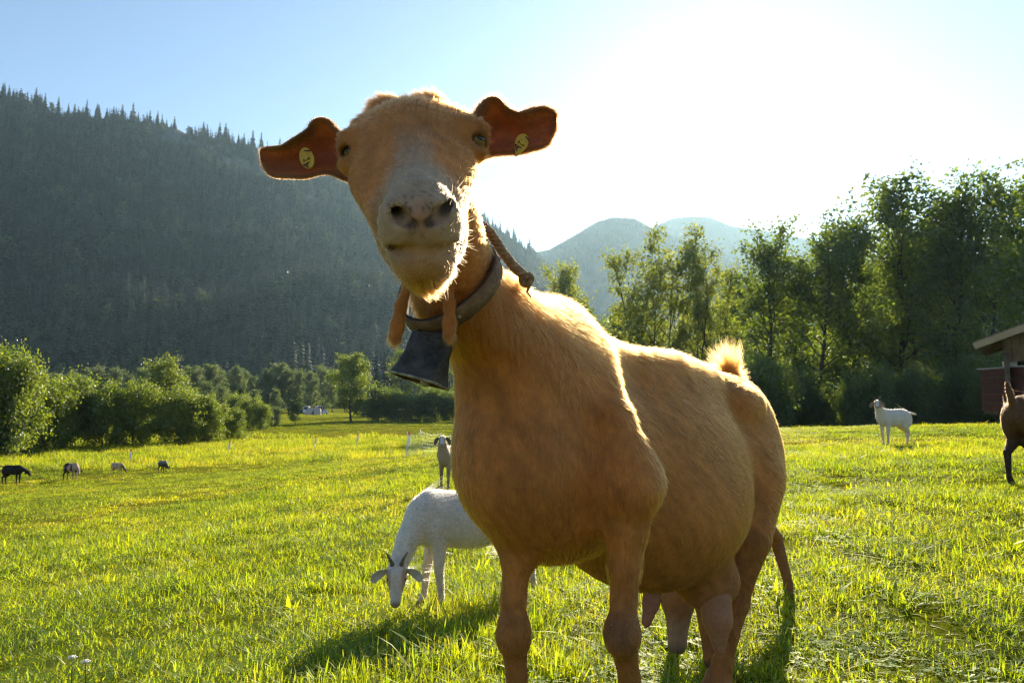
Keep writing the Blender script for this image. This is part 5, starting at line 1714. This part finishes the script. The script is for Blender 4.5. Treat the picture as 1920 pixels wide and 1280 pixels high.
def build_grass():
    rg = np.random.default_rng(9)
    src = [blades('blades', 500 + i, 105, 0.15, 0.030, 0.080, 0.0040, 0.06, 0.85) for i in range(5)]
    src += [blades('blades', 520 + i, 55, 0.07, 0.06, 0.125, 0.0048, 0.04, 0.7) for i in range(3)]       # lush tufts 5..7
    src += [blades('blades', 540 + i, 22, 0.10, 0.06, 0.20, 0.0022, 0.8, 0.95) for i in range(2)]       # straw 8..9
    src += [clover('clover', 560 + i, 46, 0.12) for i in range(2)]                                      # 10..11
    src += [blades('blades', 580 + i, 70, 0.16, 0.16, 0.34, 0.0040, 0.22, 0.45) for i in range(2)]       # tall meadow 12..13
    src += [blades('weed', 600 + i, 13, 0.035, 0.07, 0.15, 0.0135, 0.0, 1.0) for i in range(2)]          # broad leaved weeds 14..15
    bands = ((0.9, 3.2, 185, 0.95, 0.68), (3.2, 7, 85, 1.15, 0.74), (7, 15, 34, 1.5, 0.95), (15, 32, 12, 2.2, 1.15), (32, 70, 2.6, 4.0, 1.5), (70, 240, 0.32, 9.0, 2.2))
    PT, SC, RO, PK = [], [], [], []
    for d0, d1, dens, sx, sz in bands:
        half = R(66) if d0 < 5 else (R(58) if d0 < 30 else R(50))
        area = half * (d1 * d1 - d0 * d0)
        n = int(area * dens * (0.3 if 'lod' in DEV else 1))
        r = np.sqrt(rg.uniform(d0 * d0, d1 * d1, n)); a = rg.uniform(-half, half, n)
        x, y = r * np.sin(a), r * np.cos(a)
        XY = np.stack([x, y], 1)
        n1 = vnoise(XY, 1.3, 61) + 0.5 * vnoise(XY, 3.5, 62)
        bald = smooth01(vnoise(XY, 0.75, 66) + 0.45 * vnoise(XY, 2.6, 67), 0.62, 0.9) * (1 if d0 < 15 else 0)
        keep = rg.random(n) < np.clip(0.95 + 0.5 * n1, 0.74 if d0 < 8 else 0.5, 1) * (1 - 0.15 * bald)
        x, y, r, n1 = x[keep], y[keep], r[keep], n1[keep]
        n = len(x)
        z = ground_z(x, y)
        u = rg.random(n)
        pk = rg.integers(0, 5, n)
        lush = vnoise(np.stack([x, y], 1), 0.8, 63)
        pk = np.where(u < 0.16 + 0.16 * lush, rg.integers(5, 8, n), pk)
        pk = np.where((u > 0.955) , rg.integers(8, 10, n), pk)
        if d0 < 8:
            pk = np.where((u > 0.83) & (u < 0.93), rg.integers(10, 12, n), pk)
        pk = np.where((u > 0.93) & (u < 0.948) & (r < 14), rg.integers(14, 16, n), pk)
        # tall brown-headed strip before the left hedge
        tall = (y > 36) & (y < 75) & (x < 6)
        pk = np.where(tall & (u < 0.75), rg.integers(12, 14, n), pk)
        hgt = sz * rg.uniform(0.75, 1.2, n) * np.clip(1 + 0.28 * n1, 0.72, 1.4) * np.where(pk < 5, 1, 1)
        hgt = hgt * np.clip(1 + 0.35 * lush, 0.75, 1.5)
        sxy = sx * rg.uniform(0.8, 1.2, n)
        if d0 > 14: hgt *= np.where(tall, 0.80, 0.60 if d0 < 60 else 0.35)
        PT.append(np.stack([x, y, z], 1)); SC.append(np.stack([sxy, sxy, hgt], 1))
        RO.append(np.stack([rg.normal(0, 0.08, n), rg.normal(0, 0.08, n), rg.uniform(0, 6.283, n)], 1)); PK.append(pk)
    o = scatter('meadow_grass', np.concatenate(PT), np.concatenate(RO), np.concatenate(SC), np.concatenate(PK), src)
    o['label'] = 'sunlit yellow-green pasture grass covering the meadow'
    return len(np.concatenate(PK))
if 'nograss' not in DEV:
    print('grass tufts', build_grass())

# ------------------------------------------------------------------ shed, cart, fence, camp
M_wood_brown = mat_surface('brown_boards', (0.13, 0.085, 0.05), (0.20, 0.135, 0.08), 3, 0.85, 0.3, bscale=40)
M_wood_pale = mat_surface('pale_boards', (0.34, 0.25, 0.15), (0.46, 0.35, 0.22), 3, 0.8, 0.3, bscale=40)
M_wood_dark = mat_surface('weathered_boards', (0.075, 0.055, 0.04), (0.15, 0.115, 0.08), 4, 0.9, 0.4, bscale=30)
M_tin = mat_surface('roof_sheet', (0.18, 0.13, 0.10), (0.28, 0.2, 0.15), 5, 0.7, 0.3)
M_red = mat_surface('red_paint', (0.055, 0.017, 0.015), (0.095, 0.028, 0.024), 6, 0.55, 0.2)  # red paint darkened: shade under the roof is put into the colour
M_grey = mat_surface('grey_lid', (0.30, 0.29, 0.28), (0.42, 0.41, 0.40), 6, 0.6, 0.1)
M_white = mat_surface('white_paint', (0.70, 0.70, 0.68), (0.80, 0.80, 0.78), 10, 0.5, 0.05)
M_tyre = mat_surface('tyre', (0.015, 0.015, 0.015), (0.03, 0.03, 0.03), 30, 0.85, 0.2)

def build_shed():
    D = 21.0
    ex = P(1827, 648, D)                       # left eave corner, front
    ez = ex[2]
    g0 = gz(ex[0] + 2, D + 2)
    half, slope = 3.2, R(21)
    rx = ex[0] + half
    rz = ez + half * math.tan(slope)
    dep = 5.0
    root = empty('shed', (ex[0], ex[1], g0), 'open timber shed with pale gable boards at the right frame edge', 'shed')
    O = V3(ex[0], ex[1], g0)
    root.rotation_euler = (0, 0, R(-37))
    for sg in (-1, 1):
        a = np.array(Matrix.Rotation(sg * slope, 3, 'Y'))
        L = half / math.cos(slope) + 0.02
        c = V3(rx + sg * half / 2, D + dep / 2 - 0.02, (ez + rz) / 2 + 0.09)
        rf = Geo().box(c - O, (L, dep + 0.3, 0.05), a).build('roof', M_tin, root, False)
        c2 = V3(rx + sg * half / 2, D - 0.19, (ez + rz) / 2 - 0.03)
        Geo().box(c2 - O, (L, 0.03, 0.19), a).build('bargeboard', M_wood_pale, root, False)
        for k in range(5):
            yy = D + 0.1 + k * 1.15
            Geo().box(V3(rx + sg * half / 2, yy, (ez + rz) / 2 - 0.02) - O, (L * 0.97, 0.08, 0.14), a).build('rafter', M_wood_dark, root, False)
    # side and back boards
    wl_ = rx - half + 0.75
    nb = 26
    for k in range(nb):
        yy = D + 0.55 + k * (dep - 1.0) / nb
        for sx, nm in ((wl_, 'wall_board'), (2 * rx - wl_, 'wall_board')):
            top = ez + 0.62 * math.tan(slope)
            Geo().box(V3(sx, yy, (top + g0) / 2) - O, (0.025, (dep - 1.0) / nb - 0.012, top - g0 - 0.06), None).build(nm, M_wood_dark, root, False)
    nbk = 26
    for k in range(nbk):
        xx = wl_ + 0.1 + k * (2 * (rx - wl_) - 0.2) / nbk
        top = rz - abs(xx - rx) * math.tan(slope) - 0.12
        Geo().box(V3(xx, D + dep - 0.4, (top + g0) / 2) - O, (2 * (rx - wl_) / nbk - 0.015, 0.025, top - g0), None).build('wall_board', M_wood_dark, root, False)
    # gable boards above the opening, left corner
    for k in range(22):
        xx = wl_ + 0.06 + k * 0.22
        top = rz - abs(xx - rx) * math.tan(slope) - 0.10
        bot = g0 + 2.35 if 4 < k < 18 else g0 + 2.05
        if top - bot > 0.08:
            Geo().box(V3(xx, D + 0.53, (top + bot) / 2) - O, (0.20, 0.025, top - bot), None).build('gable_board', M_wood_brown, root, False)
    for xx in (wl_ + 0.02, rx, 2 * rx - wl_ - 0.02):
        Geo().box(V3(xx, D + 0.45, g0 + 1.15) - O, (0.14, 0.12, 2.3), None).build('post', M_wood_dark, root, False)
    # red cart inside the opening
    cyy = D + 0.2
    cx = P(1925, 720, cyy)[0]
    cz = gz(cx, cyy)
    cart = empty('cart', (cx, cyy, cz), 'red wooden farm cart with grey lid parked in front of the shed', 'cart')
    ztop, zbot = P(1900, 690, cyy)[2] - cz, 0.42
    Wd, Dp = 1.25, 1.9
    npl = 5
    for k in range(npl):
        hh = (ztop - zbot) / npl
        z = zbot + hh * (k + 0.5)
        Geo().box((0, -0.60, z), (Wd, 0.03, hh - 0.012)).build('side_board', M_red, cart, False)
        Geo().box((-Wd / 2 + 0.015, 0.30, z), (0.03, 1.75, hh - 0.012)).build('side_board', M_red, cart, False)
    for xx in (-Wd / 2 + 0.05, -0.05, Wd / 2 - 0.05):
        Geo().box((xx, -0.63, (ztop + zbot) / 2), (0.07, 0.03, ztop - zbot + 0.04)).build('cart_stake', M_red, cart, False)
    Geo().box((0, 0.3, ztop + 0.03), (Wd + 0.06, 1.95, 0.04)).build('lid', M_grey, cart, False)
    Geo().box((-0.10, -0.652, ztop - 0.22), (0.17, 0.006, 0.06)).build('reflector', M_white, cart, False)
    Geo().box((0, 0.3, 0.38), (Wd * 0.85, 1.8, 0.09)).build('chassis', M_wood_dark, cart, False)
    for sx in (-0.5, 0.5):
        pts = [(sx + 0.05 * 0, 0.2 + 0.30 * math.cos(a), 0.34 + 0.30 * math.sin(a)) for a in np.linspace(0, 2 * math.pi, 22)]
        wv = Geo().tube(pts, 0.075, 8, cap=False).build('wheel', M_tyre, cart)
        Geo().tube([(sx - 0.05, 0.2, 0.34), (sx + 0.05, 0.2, 0.34)], [0.20, 0.20], 16).build('rim', M_grey, wv)
    bx = P(1893, 677, cyy + 0.1)
    Geo2 = Geo().box((0, 0, 0.075), (0.30, 0.22, 0.15)).box((0, 0, 0.158), (0.32, 0.24, 0.018))
    o = Geo2.build('box', M_white, None, False)
    o.location = (float(bx[0]), cyy + 0.1, float(cz + ztop + 0.052))
    tag(o, 'white box with lid standing on the red cart', 'box')
build_shed()

M_net = mat_surface('net_cord', (0.50, 0.62, 0.50), (0.66, 0.76, 0.64), 20, 0.6, 0.0)
M_post = mat_surface('fence_post', (0.55, 0.66, 0.52), (0.72, 0.78, 0.68), 10, 0.5, 0.0)
M_orange = mat_surface('marker_red', (0.62, 0.10, 0.05), (0.75, 0.16, 0.08), 20, 0.6, 0.0)
def build_fence():
    D = 26.0
    root = empty('net_fence', on_ground(800, D), 'pale green electric netting fence with leaning posts beyond the grey-brown goat', 'fence')
    O = np.array(root.location)
    spots = [(768, 0.0, -4), (797, -0.6, -9), (826, 3.2, 3), (845, 5.5, 0), (868, 8, 0), (890, 11, 0)]
    tops, bots = [], []
    for px, dd, lean in spots:
        b = on_ground(px, D + dd)
        t = b + V3(math.sin(R(lean)) * 0.98, 0, 0.98)
        bots.append(b - O); tops.append(t - O)
        Geo().tube([b - O - V3(0, 0, 0.03), t - O], [0.014, 0.010], 6).build('post', M_post, root)
    for i in range(len(spots) - 1):
        for k in range(7):
            f = 0.06 + 0.86 * k / 6
            a = bots[i] * (1 - f) + tops[i] * f; b = bots[i + 1] * (1 - f) + tops[i + 1] * f
            pts = [a * (1 - t) + b * t - V3(0, 0, 0.10 * math.sin(math.pi * t) * f) for t in np.linspace(0, 1, 9)]
            Geo().tube(pts, 0.0038 if k < 6 else 0.006, 4, cap=False).build('strand', M_net, root)
        if i < 3:
            for k in range(1, 12):
                t = k / 12
                a = bots[i] * (1 - t) + bots[i + 1] * t; b = tops[i] * (1 - t) + tops[i + 1] * t
                s = V3(0, 0, 0.10 * math.sin(math.pi * t))
                Geo().tube([a * 0.94 + b * 0.06, a * 0.5 + b * 0.5 - s * 0.5, a * 0.08 + b * 0.92 - s], 0.0032, 3, cap=False).build('stay', M_net, root)
build_fence()
for px, py, d, lab in ((250, 862, 40, 'red and white marker stake above the far fawn goat'), (433, 838, 46, 'red and white marker stake at the right end of the hedge'), (593, 830, 50, 'white marker stake in front of the sunlit strip'),
                       (671, 824, 52, 'reddish marker stake below the single round tree'), (764, 826, 27, 'red and white marker beside the left netting post')):
    b = on_ground(px, d)
    root = empty('marker_stake', b, lab, 'marker', 'marker stakes in the meadow')
    t = max(0.75, P(px, py - 9, d)[2] - b[2])
    lx = 0.05
    Geo().tube([(0, 0, -0.05), (lx * 0.6, 0, t - 0.2)], [0.018, 0.018], 6).build('stake', M_white, root)
    V = [(lx * .6 - 0.03, -0.004, t - 0.42), (lx * .6 + 0.10, -0.004, t - 0.40), (lx * .6 + 0.13, -0.004, t - 0.05), (lx * .6 + 0.02, -0.004, t), (lx * .6 - 0.03, 0.004, t - 0.42), (lx * .6 + 0.10, 0.004, t - 0.40), (lx * .6 + 0.13, 0.004, t - 0.05), (lx * .6 + 0.02, 0.004, t)]
    Geo().add(V, [(0, 1, 2, 3), (7, 6, 5, 4), (0, 4, 5, 1), (1, 5, 6, 2), (2, 6, 7, 3), (3, 7, 4, 0)]).build('flag', M_white, root, False)
    Geo().box((lx * .6 + 0.06, 0, t + 0.07), (0.10, 0.012, 0.14)).build('tip', M_orange, root, False)

# camp in the valley
M_glass_dark = mat_surface('car_glass', (0.03, 0.04, 0.05), (0.06, 0.07, 0.08), 3, 0.1, 0.0, spec=0.6)
M_silver = mat_surface('car_silver', (0.50, 0.52, 0.55), (0.60, 0.62, 0.65), 2, 0.3, 0.0, metallic=0.3)
M_bluecar = mat_surface('car_blue', (0.10, 0.15, 0.24), (0.14, 0.2, 0.3), 2, 0.3, 0.0)
M_tent = mat_surface('tent_cloth', (0.42, 0.33, 0.27), (0.52, 0.42, 0.34), 2, 0.8, 0.1)
def car(px, d, rz, mat, label, L=4.4, Hh=1.5, van=False):
    b = on_ground(px, d)
    root = empty('parked_car', b, label, 'car', 'vehicles of the valley camp')
    root.rotation_euler = (0, 0, rz)
    prof = [(-L / 2, 0.35), (-L / 2, 0.85), (-L * 0.27, 0.95), (-L * 0.12, Hh), (L * 0.27, Hh), (L * 0.45, 0.95), (L / 2, 0.85), (L / 2, 0.35)] if not van else \
           [(-L / 2, 0.40), (-L / 2, 1.0), (-L * 0.40, 1.25), (-L * 0.30, Hh), (L * 0.46, Hh), (L / 2, Hh * 0.9), (L / 2, 0.40), (0, 0.38)]
    V = [(x, y * (0.88 if z > 1.0 else 1.0), z) for y in (-0.85, 0.85) for x, z in prof]
    n = len(prof)
    F = [tuple(range(n)), tuple(reversed(range(n, 2 * n)))] + [(k, k + n, (k + 1) % n + n, (k + 1) % n) for k in range(n)]
    body = Geo().add(V, F).build('body', mat, root, False)
    for sy in (-1, 1):
        Geo().box((L * 0.06, sy * 0.80, (Hh + 0.95) / 2 + 0.02), (L * 0.36, 0.06, (Hh - 0.95) * 0.7)).build('side_window', M_glass_dark, root, False)
        for sx in (-0.31, 0.31):
            Geo().tube([(sx * L, sy * 0.70, 0.33), (sx * L, sy * 0.88, 0.33)], [0.33, 0.33], 14).build('wheel', M_tyre, root)
    sl = Geo()
    a, c = (prof[2], prof[3])
    sl.add([(a[0] - 0.02, -0.66, a[1] + 0.05), (a[0] - 0.02, 0.66, a[1] + 0.05), (c[0] - 0.03, 0.62, c[1] - 0.05), (c[0] - 0.03, -0.62, c[1] - 0.05)], [(0, 1, 2, 3)])
    sl.build('windscreen', M_glass_dark, root, False)
car(567, 215, R(70), M_bluecar, 'dark blue car at the left end of the camp vehicles')
car(577, 214, R(100), M_white, 'white van in the middle of the camp', 5.2, 2.3, True)
car(588, 216, R(60), M_silver, 'silver car right of the white van', 4.4, 1.6)
car(600, 214, R(115), M_white, 'white caravan at the right of the camp vehicles', 5.0, 2.4, True)
car(606, 200, R(80), M_bluecar, 'pale blue-grey car below the white caravan', 4.2, 1.5)
def tent(px, d, label):
    b = on_ground(px, d)
    root = empty('tent', b, label, 'tent', 'tents of the valley camp')
    V = [(-2.4, -1.4, 0), (2.4, -1.4, 0), (2.4, 1.4, 0), (-2.4, 1.4, 0), (-1.7, 0, 2.0), (1.9, 0, 2.0)]
    Geo().add(V, [(0, 1, 5, 4), (2, 3, 4, 5), (0, 4, 3), (1, 2, 5), (3, 2, 1, 0)]).build('canopy', M_tent, root, False)
    Geo().add([(-0.4, -1.415, 0.0), (0.5, -1.415, 0.0), (0.15, -0.36, 1.55)], [(0, 1, 2)]).build('door_flap', M_wood_dark, root, False)
tent(590, 198, 'brown ridge tent in front of the camp vehicles')

# small bits in the near grass
M_petal = mat_leaf('white_petal', (0.75, 0.74, 0.70), (0.8, 0.8, 0.76), 0.4, (1, 1, 1), scale=20)
def flower(px, py, d, label):
    x = (px - 960) / FPX * d
    z0 = gz(x, d)
    top = P(px, py, d)
    root = empty('flower', (x, d, z0), label, 'flower', 'small white flowers in the grass')
    hgt = max(0.05, top[2] - z0)
    Geo().tube([(0, 0, 0), (0.003, 0, hgt * 0.5), (0, 0, hgt)], [0.0016, 0.0013, 0.001], 5).build('stem', M_grass, root)
    for k in range(9):
        a = k * 2.4; r = 0.010 * math.sqrt(k / 9)
        c = V3(r * math.cos(a), r * math.sin(a), hgt + 0.004 * (1 - k / 9))
        Geo().ball(c, (0.0042, 0.0042, 0.0028), 6, 5).build('petal', M_petal, root)
flower(165, 1232, 2.0, 'white flower head in the grass at the bottom left')
flower(1140 - 950, 1240, 2.03, 'smaller white flower just right of the bottom left flower')
# ------------------------------------------------------------------ haze
if 'nohaze' not in DEV:
    m, n, l = material('valley_haze')
    v = n.new('ShaderNodeVolumePrincipled')
    v.inputs['Color'].default_value = (0.50, 0.78, 0.98, 1)
    v.inputs['Density'].default_value = 0.00007
    v.inputs['Anisotropy'].default_value = 0.5
    o = n.new('ShaderNodeOutputMaterial')
    l.new(v.outputs[0], o.inputs['Volume'])
    hz = Geo().box((0, 0, 0), (2, 2, 2)).mesh('haze', False)
    ho = obj('haze', hz, m)
    ho.scale = (5400, 5400, 500)
    ho.location = (0, 0, 500 - 12)
    tag(ho, 'thin pale sunlit haze filling the valley', kind='stuff')
